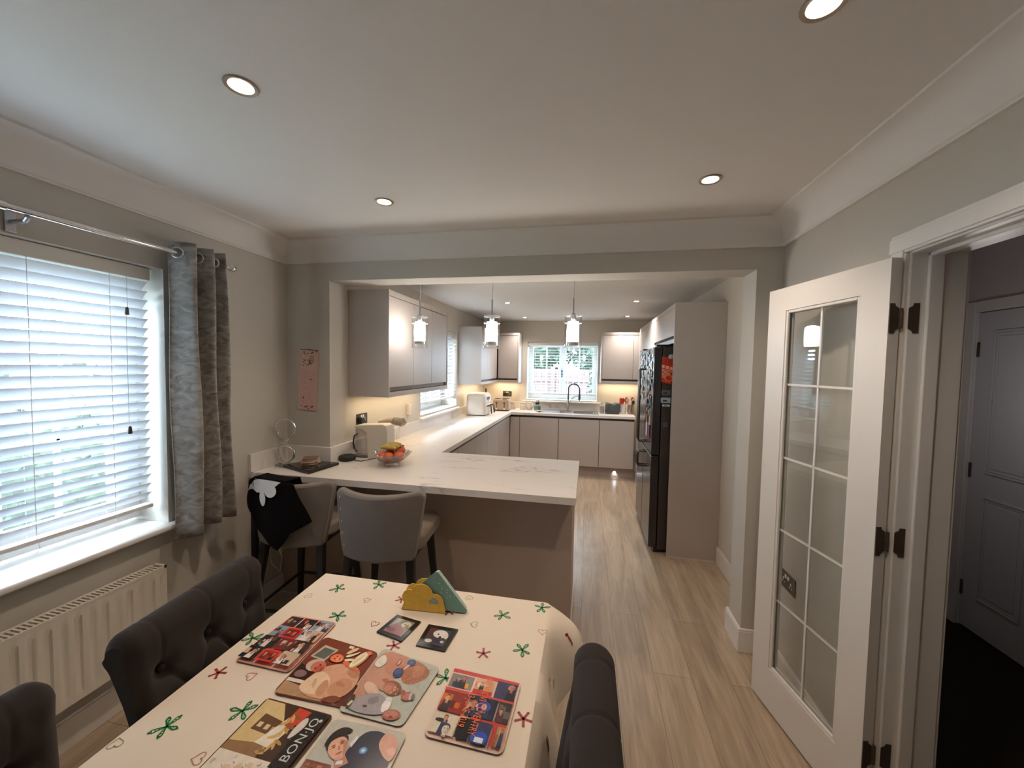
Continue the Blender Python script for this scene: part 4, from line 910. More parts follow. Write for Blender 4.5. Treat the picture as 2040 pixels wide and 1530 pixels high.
# black glass tray, frame and coasters
p0 = [(-1.955, 2.16), (-1.675, 2.072), (-1.60, 2.275), (-1.83, 2.335)]
pt = [(-1.925, 2.175), (-1.660, 2.078), (-1.628, 2.328), (-1.865, 2.335)]
t = thing('glass_chopping_board', 'glossy black glass tray lying on the peninsula near the wall', 'tray', (-1.78, 2.21, WT))
MB().prism(pt, WT + .0005, WT + .018).build('tray_body', hexm('151413', .25), t, bevel=.003)
cx, cy = -1.77, 2.23
MB().prism([(cx + (p[0] - cx) * .88, cy + (p[1] - cy) * .88) for p in pt], WT + .0181, WT + .0195).build('tray_glass', hexm('2c2f2e', .08), t)
ccs = ['a8835e', 'd8cfc2', '8c4a3a', 'e4dccf', 'b88c70', 'd0c4b2', '7a5a48', 'e6ddd0']
for k in range(7):
    z = WT + .0205 + k * .0062; r_ = random.Random(k); rz = r_.uniform(-.35, .35); dx, dy = r_.uniform(-.006, .006), r_.uniform(-.006, .006)
    o = MB().prism(rrect(-.045, -.045, .045, .045, .01), 0, .0055).build('coaster', hexm(ccs[k]), base=(0, 0, 0), bevel=.001)
    o.location = (-1.775 + dx, 2.235 + dy, z); o.rotation_euler = (0, 0, rz + .3)
    tag(o, 'small square coaster in the stack on the black tray, ' + ['bottom of the stack', 'second from bottom', 'third from bottom', 'middle of the stack', 'third from top', 'second from top', 'top of the stack'][k], 'coaster', 'stack of coasters on the black tray')
# ring ornament
t = thing('ring_ornament', 'twisted silver double ring ornament on a round base against the wall', 'ornament', (-1.955, 2.23, WT))
MB().lathe([(.058, .0005), (.06, .006), (.05, .012), (.012, .016), (1e-6, .017)], (-1.955, 2.225, WT), 32).build('base', steel_m, t, smooth=40)
for (z, r, ph) in ((1.148, .070, .3), (.985, .058, 1.1)):
    ring = []; rr = []
    for k in range(48):
        a = 2 * PI * k / 48; ring.append((-1.955 + r * math.cos(a), 2.225 + .012 * math.sin(2 * a + ph), z + r * math.sin(a))); rr.append(.0075 + .003 * math.sin(3 * a + ph))
    MB().tube(ring, rr, 10, closed=True).build('ring', chrome_m, t, smooth=60)
MB().tube([(-1.985, 2.225, 1.066), (-1.955, 2.225, 1.06), (-1.925, 2.225, 1.066)], .007, 8).tube([(-1.955, 2.225, WT + .014), (-1.955, 2.225, .93)], .006, 8).build('knot', chrome_m, t, smooth=60)

# wall calendar
t = thing('wall_calendar', 'pink slimline calendar hanging on the wall left of the opening', 'calendar', (-1.885, Y0, 1.27))
X = Matrix.Translation((-1.882, Y0 - .004, 1.475)) @ RXm @ Matrix.Rotation(math.radians(-3), 4, 'Z')
mb = MB().box(-.072, -.205, 0, .072, .205, .0025, 0, X)
mb.box(-.055, .075, .0026, .055, .17, .003, 1, X)
r_ = random.Random(2)
for k in range(34):
    if k < 18: a, b = r_.uniform(-.065, .065), r_.choice([r_.uniform(.178, .2), r_.uniform(-.2, -.178)])
    else: an = r_.uniform(0, 2 * PI); q = r_.uniform(.02, .045); a, b = -.012 + q * math.cos(an), .12 + q * .8 * math.sin(an)
    s = r_.uniform(.003, .007); mb.box(a - s, b - s * .6, .0031, a + s * .6, b + s, .0034, 2, X)
for k in range(4): mb.box(.005, .158 - k * .013, .0035, .04, .163 - k * .013, .0037, 3, X)
for k in range(24): mb.box(-.062, .062 - k * .0098, .0026, .062, .0628 - k * .0098, .0029, 4, X)
mb.box(.018, -.0, .0031, .026, .012, .0036, 3, X); mb.box(-.034, -.13, .0031, -.026, -.115, .0036, 3, X)
mb.box(-.012, -.182, .0031, .012, -.176, .0036, 3, X)
mb.build('calendar_sheet', [hexm('d6b0a6', .8), hexm('d6bcae', .8), hexm('963c34'), hexm('5a4038'), hexm('b8908a')], t)
mb = MB().tube([(-.07, .207, .003), (.07, .207, .003)], .003, 6, X=X).tube([(-.02, .207, .003), (0, .216, .003), (.02, .207, .003)], .0015, 6, X=X); mb.build('wire_binding', hexm('6a5c54'), t)

# ================================================================== BAR STOOLS
def make_stool(label, loc, rz):
    t = thing('bar_stool', label, 'bar stool', loc, rz, 'grey velvet bar stools at the breakfast bar', local=True)
    # local: front (towards the counter) = +y ; back shell at -y
    def sh(off):
        def fn(u, v):
            s = 2 * u - 1; w_ = .19 + .05 * v ** .8; x = s * w_
            y = -.235 + .10 * s * s * (.6 + .4 * v) - .02 * v + off * (1 if True else 0)
            z = .585 + .36 * v - .012 * (1 - s * s) * v - .03 * v * max(0, (abs(s) - .86) / .14) ** 2
            return (x * (1 - abs(off) * .3), y, z)
        return fn
    mb = MB(); nu, nv = 28, 14
    a = sh(0); b = sh(.055)
    va = [a(i / nu, j / nv) for i in range(nu + 1) for j in range(nv + 1)]; vb = [b(i / nu, j / nv) for i in range(nu + 1) for j in range(nv + 1)]
    K = len(va); fs = []; W_ = nv + 1
    for i in range(nu):
        for j in range(nv):
            q = i * W_ + j; fs.append((q, q + W_, q + W_ + 1, q + 1)); fs.append((K + q, K + q + 1, K + q + W_ + 1, K + q + W_))
    for i in range(nu):
        q = i * W_; fs.append((q, K + q, K + q + W_, q + W_)); q += nv; fs.append((q, q + W_, K + q + W_, K + q))
    for j in range(nv):
        q = j; fs.append((q, q + 1, K + q + 1, K + q)); q = nu * W_ + j; fs.append((q, K + q, K + q + 1, q + 1))
    mb.add(va + vb, fs); mb.build('backrest', stool_m, t, smooth=50, bevel=.014, seg=3)
    # piping along the outer edge
    path = [a(0, j / nv) for j in range(1, nv + 1)] + [a(i / nu, 1) for i in range(1, nu)] + [a(1, j / nv) for j in range(nv, 0, -1)]
    MB().tube([(p[0] * .985, p[1] + .004, p[2] - .012 if 13 < k < 42 else p[2]) for k, p in enumerate(path)], .004, 6).build('piping', stoolseat_m, t, smooth=60)
    MB().prism(rrect(-.225, -.16, .225, .235, .07, 6), .625, .70).build('seat', stoolseat_m, t, bevel=.018, seg=3, smooth=35)
    MB().prism(rrect(-.19, -.15, .19, .2, .03, 4), .59, .6245).build('seat_frame', blackw_m, t)
    feet = {}
    for sx in (-1, 1):
        for sy in (-1, 1):
            top = Vector((sx * .165, (.165 if sy > 0 else -.15), .60)); bot = Vector((sx * .215, (.215 if sy > 0 else -.235), 0)); feet[(sx, sy)] = (top, bot)
            vs = []
            for P_, h in ((bot, .012), (top, .02)):
                vs += [P_ + Vector((dx * h, dy * h, 0)) for dx, dy in ((-1, -1), (1, -1), (1, 1), (-1, 1))]
            MB().add(vs, [(3, 2, 1, 0), (4, 5, 6, 7), (0, 1, 5, 4), (1, 2, 6, 5), (2, 3, 7, 6), (3, 0, 4, 7)]).build('leg', blackw_m, t, bevel=.003)
    def at(k, z): a_, b_ = feet[k]; return b_ + (a_ - b_) * (z / .6)
    z = .21
    mb = MB()
    for p, q in (((-1, -1), (1, -1)), ((1, -1), (1, 1)), ((1, 1), (-1, 1)), ((-1, 1), (-1, -1))):
        mb.tube([at(p, z), at(q, z)], .009, 8)
    mb.build('footrest', blackw_m, t)
    if label.startswith('grey velvet bar stool on the right'):
        for k in range(5):
            zz = .90 - k * .062; p = a(.055, (zz - .585) / .36)
            MB().ball((p[0] + .004, p[1] - .002, zz), .006, 10, sc=(1, .4, 1.6)).build('stud', chrome_m, t, smooth=60)
    return t
make_stool('grey velvet bar stool on the right, back fully visible, at the breakfast bar', (-1.058, 1.985, 0), math.radians(5))
make_stool('grey velvet bar stool near the wall with a black cloth over its back', (-1.615, 2.03, 0), math.radians(5))

# black cloth with white dog shape over stool back
t = thing('hanging_cloth', 'black cloth with a white animal motif draped over the left bar stool', 'cloth', (-1.68, 1.78, .6))
outline = [(-1.80, .955), (-1.838, .93), (-1.845, .87), (-1.885, .812), (-1.84, .785), (-1.80, .76), (-1.77, .69), (-1.70, .65), (-1.605, .60), (-1.575, .64), (-1.55, .69), (-1.50, .72), (-1.455, .75), (-1.475, .80), (-1.51, .88), (-1.535, .962), (-1.6, .968), (-1.70, .968)]
def cy_(x, z): return 1.800 + .10 * ((x + 1.60) / .24) ** 2 * .8 - .010 * math.sin((x + 1.9) * 26) * min(1, max(0, (.97 - z) * 5)) - .05
outline = [(-1.66 + (x + 1.66) * 1.1 + .018, z) for x, z in outline]
n = len(outline)
bm = bmesh.new(); vs = [bm.verts.new((x, 0, z)) for x, z in outline]; f = bm.faces.new(vs)
bmesh.ops.triangulate(bm, faces=bm.faces); bmesh.ops.subdivide_edges(bm, edges=bm.edges, cuts=12, use_grid_fill=True)
for v in bm.verts: v.co.y = cy_(v.co.x, v.co.z)
bmesh.ops.recalc_face_normals(bm, faces=bm.faces)
mb = MB(); mb.add([v.co.copy() for v in bm.verts], [[v.index for v in f.verts] for f in (bm.verts.index_update() or bm.faces)]); bm.free()
# fold over the top of the backrest
pth = []
for k in range(25):
    x = -1.815 + .29 * k / 24; pth.append(x)
vs = []; fs = []
for k, x in enumerate(pth):
    zt = .972 - .03 * max(0, (-1.76 - x) / .06)
    for (dy, z) in ((0, zt - .006), (.003, zt + .0), (.03, zt - .001), (.085, zt - .002), (.10, zt - .05)): vs.append((x, cy_(x, .97) + dy, z))
for k in range(24):
    for j in range(4): q = k * 5 + j; fs.append((q, q + 5, q + 6, q + 1))
mb.add(vs, fs)
o = mb.build('cloth_body', blackcloth_m, t, smooth=60, fix=False); s = o.modifiers.new('t', 'SOLIDIFY'); s.thickness = .003; s.offset = 0
dog = [(-1.66 + (x + 1.66) * 1.08 + .012, z) for x, z in [(-1.822, .893), (-1.808, .925), (-1.79, .948), (-1.76, .966), (-1.70, .968), (-1.64, .962), (-1.575, .962), (-1.64, .952), (-1.625, .94), (-1.615, .92), (-1.625, .895), (-1.655, .878), (-1.685, .89), (-1.692, .86), (-1.705, .835), (-1.725, .832), (-1.735, .86), (-1.74, .895), (-1.77, .905), (-1.79, .918), (-1.803, .898)]]
mb = MB()
def patch(pts, lift):
    pts = [(p[0] + .03, p[1]) for p in pts]
    c = (sum(p[0] for p in pts) / len(pts), sum(p[1] for p in pts) / len(pts)); R_ = 8; n = len(pts); vs = []
    for j in range(R_ + 1):
        for p in pts: x, z = c[0] + (p[0] - c[0]) * j / R_, c[1] + (p[1] - c[1]) * j / R_; vs.append((x, cy_(x, z) - lift, z))
    mb.add(vs, [(j * n + k, j * n + (k + 1) % n, (j + 1) * n + (k + 1) % n, (j + 1) * n + k) for j in range(R_) for k in range(n)])
patch([(-1.825, .90), (-1.81, .935), (-1.78, .958), (-1.74, .970), (-1.64, .972), (-1.59, .966), (-1.63, .935), (-1.70, .90), (-1.76, .892), (-1.80, .905)], .009)
patch([(-1.712 + .026 * math.cos(a * PI / 8), .868 + .042 * math.sin(a * PI / 8)) for a in range(16)], .0094)
patch([(-1.655 + .042 * math.cos(a * PI / 8), .918 + .036 * math.sin(a * PI / 8)) for a in range(16)], .0098)
patch([(-1.85, .885), (-1.825, .925), (-1.79, .93), (-1.80, .905), (-1.83, .897)], .0102)
mb.build('white_motif', whitecloth_m, t, fix=False)
vs = [(x, cy_(x, z) - .0115, z) for x, z in ((-1.77, .945), (-1.762, .948), (-1.752, .93), (-1.758, .926))]
MB().add(vs, [(0, 1, 2, 3)]).build('motif_eye', black_m, t, fix=False)

# ================================================================== DINING TABLE
TX0, TX1, TY0, TY1, TZ = -1.0, -.107, -.35, 1.345, .76
t = thing('dining_table', 'rectangular dining table hidden under the patterned cream cloth', 'table', ((TX0 + TX1) / 2, .5, 0))
MB().box(TX0 + .004, TY0 + .004, .725, TX1 - .004, TY1 - .004, .7565).build('tabletop', mat('table_wood', srgb(150, 120, 92), .5), t)
for x in (TX0 + .05, TX1 - .11):
    for y in (TY0 + .05, TY1 - .11): MB().box(x, y, 0, x + .06, y + .06, .7245).build('leg', MC['table_wood'], t, bevel=.003)
t = thing('tablecloth', 'cream tablecloth printed with green bows, hearts and red figures', 'tablecloth', ((TX0 + TX1) / 2, .5, TZ))
mb = MB()
# perimeter loop (ccw) with outward normals
per = []
def side(p, q, n, nrm):
    for k in range(n): per.append((Vector(p) + (Vector(q) - Vector(p)) * k / n, Vector(nrm)))
rr_ = .012
NR = 110
side((TX0, TY0, 0), (TX1, TY0, 0), 30, (0, -1, 0)); side((TX1, TY0, 0), (TX1, TY1 - .02, 0), NR, (1, 0, 0))
for k in range(10): a = k / 10 * PI / 2; per.append((Vector((TX1 - .02 + .02 * math.cos(a), TY1 - .02 + .02 * math.sin(a), 0)), Vector((math.cos(a), math.sin(a), 0))))
side((TX1 - .02, TY1, 0), (TX0, TY1, 0), 30, (0, 1, 0)); side((TX0, TY1, 0), (TX0, TY0, 0), 60, (-1, 0, 0))
NP = len(per); K = 14; vs = []; fs = []
for j in range(K + 1):
    q = j / K
    for i, (p, nv_) in enumerate(per):
        right = nv_.x > .05; cor = max(0, math.exp(-((p.y - 1.33) / .10) ** 2)) * max(0, nv_.x) ** .5 if nv_.x > 0 else 0
        drop = .21 + .02 * math.sin(i * .35) * (1 if right else .3)
        if right: drop -= .075 * cor
        s = q * drop
        if right:
            off = .016 * (1 - math.exp(-s / .018)) + .035 * q * (1 + .55 * math.sin(i * .33 + .7) + .25 * math.sin(i * .71)) + cor * (.066 * math.sin(min(1, q * 1.25) * PI / 2))
            zz = s * (1 - .1 * cor) - .0
        else: off = .006 * (1 - math.exp(-s / .01)) + .006 * q * math.sin(i * .5); zz = s
        if j == K: off += .0025 * math.sin(i * 2.4)
        zt = TZ - zz
        vs.append((p.x + nv_.x * off, p.y + nv_.y * (off if not cor else off * .35), zt))
for j in range(K):
    for i in range(NP): a, b = j * NP + i, j * NP + (i + 1) % NP; fs.append((a, b, b + NP, a + NP))
fs.append(tuple(range(NP)))
mb.add(vs, fs)
# printed motifs
def strokes(mb, segs, mi, z, wd=.0035):
    for pts in segs:
        for a, b in zip(pts[:-1], pts[1:]):
            a = Vector((a[0], a[1], z)); b = Vector((b[0], b[1], z)); d = (b - a)
            if d.length < 1e-6: continue
            n_ = Vector((-d.y, d.x, 0)).normalized() * wd / 2; mb.poly([a - n_, b - n_, b + n_, a + n_], mi)
pm = MB(); zP = TZ + .0006
def bow(x, y, r=.028, rot=0, mi=0):
    for k, L in enumerate((1, 1.05, .95, 1.1, 1)):
        a = rot + k * 2 * PI / 5 + .2 * math.sin(k * 2.3); w_ = .20
        tip = (x + r * L * math.cos(a), y + r * L * math.sin(a))
        l_ = (x + r * L * .75 * math.cos(a - w_), y + r * L * .75 * math.sin(a - w_)); r2 = (x + r * L * .75 * math.cos(a + w_), y + r * L * .75 * math.sin(a + w_))
        strokes(pm, [[(x, y), l_, tip, r2, (x, y)]], mi, zP, .0032)
        for q in (.4, .6, .8): strokes(pm, [[(x + r * L * q * math.cos(a - w_ * .8), y + r * L * q * math.sin(a - w_ * .8)), (x + r * L * q * math.cos(a + w_ * .8), y + r * L * q * math.sin(a + w_ * .8))]], mi, zP, .002)
def heart(x, y, r=.014, rot=0, mi=2):
    pts = []
    for k in range(19):
        a = 2 * PI * k / 18; px = 16 * math.sin(a) ** 3; py = 13 * math.cos(a) - 5 * math.cos(2 * a) - 2 * math.cos(3 * a) - math.cos(4 * a); px *= r / 16; py *= r / 16
        pts.append((x + px * math.cos(rot) - py * math.sin(rot), y + px * math.sin(rot) + py * math.cos(rot)))
    strokes(pm, [pts], mi, zP, .0022)
def man(x, y, r=.02, rot=0, mi=1):
    for k in range(5):
        a = rot + k * 2 * PI / 5; strokes(pm, [[(x, y), (x + r * math.cos(a), y + r * math.sin(a))]], mi, zP, .006)
        pts = arc(x + r * 1.05 * math.cos(a), y + r * 1.05 * math.sin(a), .004, 0, 2 * PI, 7); pm.add([(p[0], p[1], zP + .0001) for p in pts[:-1]], [tuple(range(7))], mi)
for i, (x, y) in enumerate([(-.889, 1.263), (-.754, 1.318), (-.79, 1.121), (-.259, 1.242), (-.134, 1.312), (-.168, 1.099), (-.351, .953), (-.972, .972), (-.789, .758), (-.921, .688), (-.9, .45), (-.5, .45), (-.2, .5)]): bow(x, y, .030 if y < 1 else .028, i * .7)
for i, (x, y) in enumerate([(-.628, 1.251), (-.543, 1.035), (-.276, 1.061), (-.95, .841), (-.128, .878), (-.441, 1.222), (-.3, .4)]): man(x, y, .018, i * .9, 1)
for i, (x, y, c) in enumerate([(-.744, 1.219, 3), (-.397, 1.313, 2), (-.338, 1.178, 2), (-.651, 1.111, 1), (-.96, 1.197, 2), (-.857, .85, 3), (-.985, .633, 2), (-.781, .643, 3), (-.118, 1.19, 3)]): heart(x, y, .014, i * 1.3 + 2.2, c)
# motifs on the hanging side
def sidepoly(y, z, pts, mi, dx):
    pm.poly([(TX1 + dx, y + a, z + b) for a, b in pts], mi)
from mathutils.bvhtree import BVHTree
tree = BVHTree.FromPolygons([Vector(v) for v in mb.v], [tuple(f) for f in mb.f])
def sidestroke(y, z, pts, mi, wd=.003):
    out = []
    for a, b in pts:
        h = tree.ray_cast(Vector((.3, y + a, z + b)), Vector((-1, 0, 0)))
        if h[0] is None: return
        out.append(h[0] + Vector((.0012, 0, .0004)))
    for p, q in zip(out[:-1], out[1:]):
        n_ = Vector((0, -(q - p).z, (q - p).y)).normalized() * wd; pm.poly([p - n_, q - n_, q + n_, p + n_], mi)
H_ = [(0, -.012), (.01, 0), (.008, .010), (.003, .011), (0, .005), (-.003, .011), (-.008, .010), (-.01, 0), (0, -.012)]
sidestroke(1.26, .70, [(0, -.016), (.004, -.004), (.004, .008), (-.004, .012)], 1, .007)
sidestroke(1.08, .69, H_, 3, .0014); sidestroke(.93, .66, [(0, -.018), (.002, 0), (-.002, .018)], 1, .005); sidestroke(1.15, .63, H_, 2, .0014); sidestroke(.8, .69, H_, 3, .0014)
mb.add(pm.v, pm.f); mb.m[-len(pm.f):] = [m_ + 1 for m_ in pm.m]
mb.build('cloth', [cloth_m, hexm('207a42'), hexm('963838'), hexm('a09868'), hexm('b87868')], t, smooth=50)

# ---------------- place mats and coasters with printed pictures
def bil(Q, u, v):
    a, b, c, d = [Vector(q) for q in Q]       # bl, br, tr, tl
    return a * (1 - u) * (1 - v) + b * u * (1 - v) + c * u * v + d * (1 - u) * v
class Pic:
    def __init__(s, Q, z, th=.003, rad=.08, base='d8c8b8', edge='5a4438'):
        s.Q = Q; s.z = z + th; s.mb = MB(); s.ms = []; s.lvl = 0
        pts = [bil(Q, u, v) for u, v in rrect(0, 0, 1, 1, rad, 4)]
        s.mb.prism([(p[0], p[1]) for p in pts], z, z + th, s.c(edge)); s.mb.poly([(p[0], p[1], s.nz()) for p in pts], s.c(base))
    def c(s, h):
        if h not in s.ms: s.ms.append(h)
        return s.ms.index(h)
    def nz(s): s.lvl += 1; return s.z + .00004 * s.lvl
    def P(s, pts, h):
        z = s.nz(); q = [bil(s.Q, min(.985, max(.015, u)), min(.985, max(.015, v))) for u, v in pts]; s.mb.poly([(p[0], p[1], z) for p in q], s.c(h)); return s
    def B(s, pts, h):
        for _ in range(2):
            q = []
            for i in range(len(pts)):
                a, b = pts[i], pts[(i + 1) % len(pts)]; q += [(a[0] * .75 + b[0] * .25, a[1] * .75 + b[1] * .25), (a[0] * .25 + b[0] * .75, a[1] * .25 + b[1] * .75)]
            pts = q
        return s.P(pts, h)
    def R(s, u0, v0, u1, v1, h): return s.P([(u0, v0), (u1, v0), (u1, v1), (u0, v1)], h)
    def E(s, u, v, ru, rv, h, rot=0, n=16):
        return s.P([(u + ru * math.cos(2 * PI * k / n) * math.cos(rot) - rv * math.sin(2 * PI * k / n) * math.sin(rot), v + ru * math.cos(2 * PI * k / n) * math.sin(rot) + rv * math.sin(2 * PI * k / n) * math.cos(rot)) for k in range(n)], h)
    def T(s, txt, u, v, size, h, rot=0, sy=1.0):
        m2 = MB().text(txt, Matrix.Translation((u, v, 0)) @ Matrix.Rotation(rot, 4, 'Z') @ Matrix.Scale(sy, 4, (0, 1, 0)), size); z = s.nz()
        vs = []
        for p in m2.v: q = bil(s.Q, p[0], p[1]); vs.append((q[0], q[1], z))
        s.mb.add(vs, m2.f, s.c(h)); return s
    def face(s, u, v, r, skin='d89a7c', hair='4a3226', rot=0):
        cs, sn = math.cos(rot), math.sin(rot)
        def L(a, b): return (u + (a * cs - b * sn) * r, v + (a * sn + b * cs) * r)
        dk = '%02x%02x%02x' % tuple(int(int(skin[i:i + 2], 16) * q) for i, q in ((0, .84), (2, .78), (4, .76)))
        s.P([L(-.3, -.6), L(.3, -.6), L(.45, -1.5), L(-.45, -1.5)], dk)
        s.E(*L(0, .38), r * .74, r * .72, hair, rot)
        s.B([L(-.64, .3), L(-.66, -.1), L(-.48, -.62), L(-.18, -.95), (L(.18, -.95)), L(.48, -.62), L(.66, -.1), L(.64, .3), L(.4, .7), L(-.35, .72)], skin)
        s.B([L(.1, .6), L(.62, .2), L(.64, -.1), L(.46, -.6), L(.16, -.93), L(.3, -.3), L(.36, .2)], dk)
        for du in (-.27, .27):
            s.E(*L(du, .12), r * .13, r * .05, '6e4436', rot, 8); s.E(*L(du, .26), r * .15, r * .035, hair, rot, 8)
        s.E(*L(0, -.48), r * .24, r * .06, 'a85c50', rot, 10); s.E(*L(.05, -.1), r * .08, r * .2, dk, rot, 8)
        return s
    def scene(s, u0, v0, u1, v1, pal, rnd):
        s.R(u0, v0, u1, v1, rnd.choice(pal)); W_, H_ = u1 - u0, v1 - v0
        for k in range(4):
            a, b = rnd.uniform(u0, u1 - W_ * .4), rnd.uniform(v0, v1 - H_ * .4); s.R(a, b, a + W_ * rnd.uniform(.15, .4), b + H_ * rnd.uniform(.15, .4), rnd.choice(pal))
        for k in range(rnd.choice((1, 2, 2))):
            r = min(W_, H_) * rnd.uniform(.14, .24); uu = rnd.uniform(u0 + r * 1.2, u1 - r * 1.2); vv = rnd.uniform(v0 + H_ * .45, v1 - r * 1.3)
            s.P([(uu - r * 1.3, v0), (uu + r * 1.3, v0), (uu + r * .9, vv - r * .6), (uu - r * .9, vv - r * .6)], rnd.choice(['26242e', '3a2c2a', 'e2d8d0', '5c3a34', '2e3e58'])); s.face(uu, vv, r, rnd.choice(['d89a7c', 'c4846a', 'e0ac8c']), rnd.choice(['2e221c', '5a3c28', '8c6a48']))
        return s
    def done(s, name, label, cat, group=None):
        c = bil(s.Q, .5, .5); o = s.mb.build(name, [hexm(h, .22) for h in s.ms], base=(c[0], c[1], s.z - .003), fix=False); return tag(o, label, cat, group)
ZM = TZ + .0012
GM = 'picture place mats on the tablecloth'
rnd = random.Random(5)
palA = ['2c2a30', '6a4434', '8c9cb0', 'c8b098', '44342c', 'b8c4d0', '7c2c28', 'd8b090']
p = Pic([(-.944, .882), (-.765, .876), (-.766, 1.085), (-.932, 1.087)], ZM, base='e8a898')
for r_, cols in enumerate(([(.03, .30), (.33, .62), (.65, .97)], [(.03, .24), (.26, .56), (.59, .8), (.82, .97)], [(.03, .36), (.39, .66), (.69, .97)], [(.03, .30), (.33, .64), (.67, .97)])):
    v0 = .03 + (3 - r_) * .24
    for k, (a, b) in enumerate(cols):
        if (r_, k) in ((1, 1), (3, 1)): p.R(a, v0, b, v0 + .21, 'd03a2c'); p.scene(a + .03, v0 + .03, b - .03, v0 + .18, ['7c1c18', 'a83428', '44201c'], rnd)
        else: p.scene(a, v0, b, v0 + .22, palA, rnd)
p.done('place_mat', 'pink bordered photo collage place mat at the window side of the table', 'place mat', GM)
p = Pic([(-.757, .812), (-.55, .812), (-.568, .994), (-.761, 1.02)], ZM, base='7a3a26')
p.R(.02, .0, .98, .36, '5c2c1e').P([(0.02, .0), (.85, .0), (.6, .12), (.3, .16), (0.02, .2)], 'b8946e').R(.02, .2, .26, .25, 'e2d8cc').P([(.02, .25), (.26, .25), (.3, .45), (.02, .48)], '3c2420').B([(.04, .28), (.2, .28), (.22, .38), (.06, .4)], '8a6c68')
p.P([(.05, .62), (.3, .6), (.38, .84), (.12, .86)], 'c0b8a4').P([(.09, .64), (.28, .63), (.34, .81), (.15, .82)], '62665a').R(.5, .92, .58, .97, 'e8dcc8')
for k in range(22): p.R(.03 + k * .024, .02 + (k % 3) * .01, .035 + k * .024, .17 - k * .004, 'a88460')
p.B([(.24, .12), (.5, .02), (.85, .08), (.96, .3), (.93, .55), (.75, .66), (.55, .62), (.36, .5), (.3, .35)], 'd4a080').B([(.24, .12), (.45, .06), (.6, .12), (.62, .3), (.5, .42), (.36, .44), (.28, .3)], 'e6c4a2').B([(.5, .1), (.6, .06), (.64, .2), (.56, .34), (.5, .3)], 'c48e6c').B([(.62, .12), (.86, .1), (.94, .3), (.84, .44), (.66, .36)], 'c8906e').B([(.6, .02), (.8, .0), (.9, .1), (.76, .14)], '7c4430').B([(.7, .5), (.9, .42), (.93, .56), (.78, .66)], 'bc8462')
p.B([(.66, .3), (.8, .26), (.84, .3), (.72, .36)], 'b47c5c').B([(.36, .3), (.42, .16), (.46, .17), (.41, .32)], 'd0a884')
p.E(.235, .5, .13, .105, 'cbb8a8', .2).E(.29, .49, .105, .095, 'c87058', .1).E(.33, .46, .07, .06, 'b45c48', .3).E(.30, .52, .016, .012, '5c2c24').E(.27, .45, .014, .012, '5c2c24').E(.36, .45, .012, .04, '8c4034', .2)
p.E(.45, .70, .125, .09, '7c3a28', .1).E(.455, .69, .10, .075, 'e8784e', .1).E(.50, .68, .05, .05, 'f09468', .2).E(.44, .72, .014, .01, '6c2c1c').E(.43, .67, .014, .01, '6c2c1c').E(.50, .695, .01, .03, 'a84830')
p.B([(.56, .64), (.7, .58), (.86, .56), (.88, .6), (.74, .64), (.62, .7)], 'dc6e4a').B([(.52, .8), (.6, .94), (.68, .97), (.66, .9), (.58, .8)], 'f0c8a0').B([(.54, .76), (.68, .86), (.74, .92), (.7, .84), (.6, .74)], 'f8e0bc').B([(.56, .7), (.7, .76), (.72, .72), (.6, .67)], 'ffe8c0')
p.E(.79, .76, .075, .20, 'c89468', -.35).E(.78, .77, .06, .18, 'f4e8cc', -.35).E(.77, .78, .03, .13, 'e8d4a8', -.35).B([(.8, .93), (.88, .97), (.93, .92), (.87, .88)], 'e88060')
for k in range(7): p.E(.73 + .018 * k, .66 + .035 * k, .006, .006, 'd86a4c')
p.done('place_mat', 'brown photo place mat of two people holding up a cake', 'place mat', GM)
p = Pic([(-.567, .802), (-.397, .794), (-.375, .979), (-.565, 1.015)], ZM, base='b9bcb0')
p.B([(.0, .2), (.2, .1), (.35, .25), (.3, .4), (.45, .55), (.5, .72), (.4, .98), (.0, .98)], 'c09078').B([(.1, .96), (.3, .99), (.5, .98), (.62, .9), (.6, .74), (.45, .62), (.28, .64), (.18, .76)], 'c0846a').B([(.5, .97), (.7, .97), (.88, .9), (.92, .78), (.8, .62), (.68, .56), (.55, .62), (.52, .75), (.6, .85)], 'a86a4a').B([(.62, .92), (.8, .9), (.84, .76), (.74, .68), (.66, .74)], 'b87c5a')
for k in range(26): p.E(.62 + .011 * k, .60 + .33 * ((k * 7) % 11) / 11, .04, .004, rnd.choice(['8c5438', 'c48a62', 'a06444', 'd09c74']), 1.2 + rnd.uniform(-.5, .5), 6)
p.E(.47, .69, .075, .085, '3a4468', .4).E(.46, .71, .05, .05, '4a588a', .4).E(.56, .91, .065, .06, '3c4870', .1).E(.56, .92, .04, .035, '50649a', .1).P([(.5, .76), (.53, .76), (.57, .86), (.54, .87)], 'd8b8a0').B([(.34, .82), (.40, .78), (.42, .88), (.37, .93)], 'a8604e').E(.385, .85, .012, .045, 'e0b4a4', .1).E(.47, .80, .05, .03, 'b87a62', .7)
p.B([(.04, .5), (.12, .4), (.3, .42), (.42, .36), (.58, .42), (.55, .55), (.36, .62), (.16, .66)], 'c6927a').B([(.02, .7), (.16, .66), (.22, .8), (.08, .92)], 'e4dcd0').B([(.1, .36), (.3, .26), (.42, .34), (.3, .42), (.14, .46)], 'dab8a0').B([(.3, .52), (.36, .56), (.44, .54), (.4, .48)], 'a86650')
p.E(.54, .45, .15, .105, '8e5a44', -.25).E(.5, .44, .11, .08, 'b4735c', -.2).E(.48, .43, .05, .05, 'c4846c')
for k in range(12): p.E(.56 + .012 * k, .38 + .018 * (k * 5 % 7), .02, .006, rnd.choice(['d8ccb4', '5c4634', 'c0aa88']), .8 + .2 * k, 6)
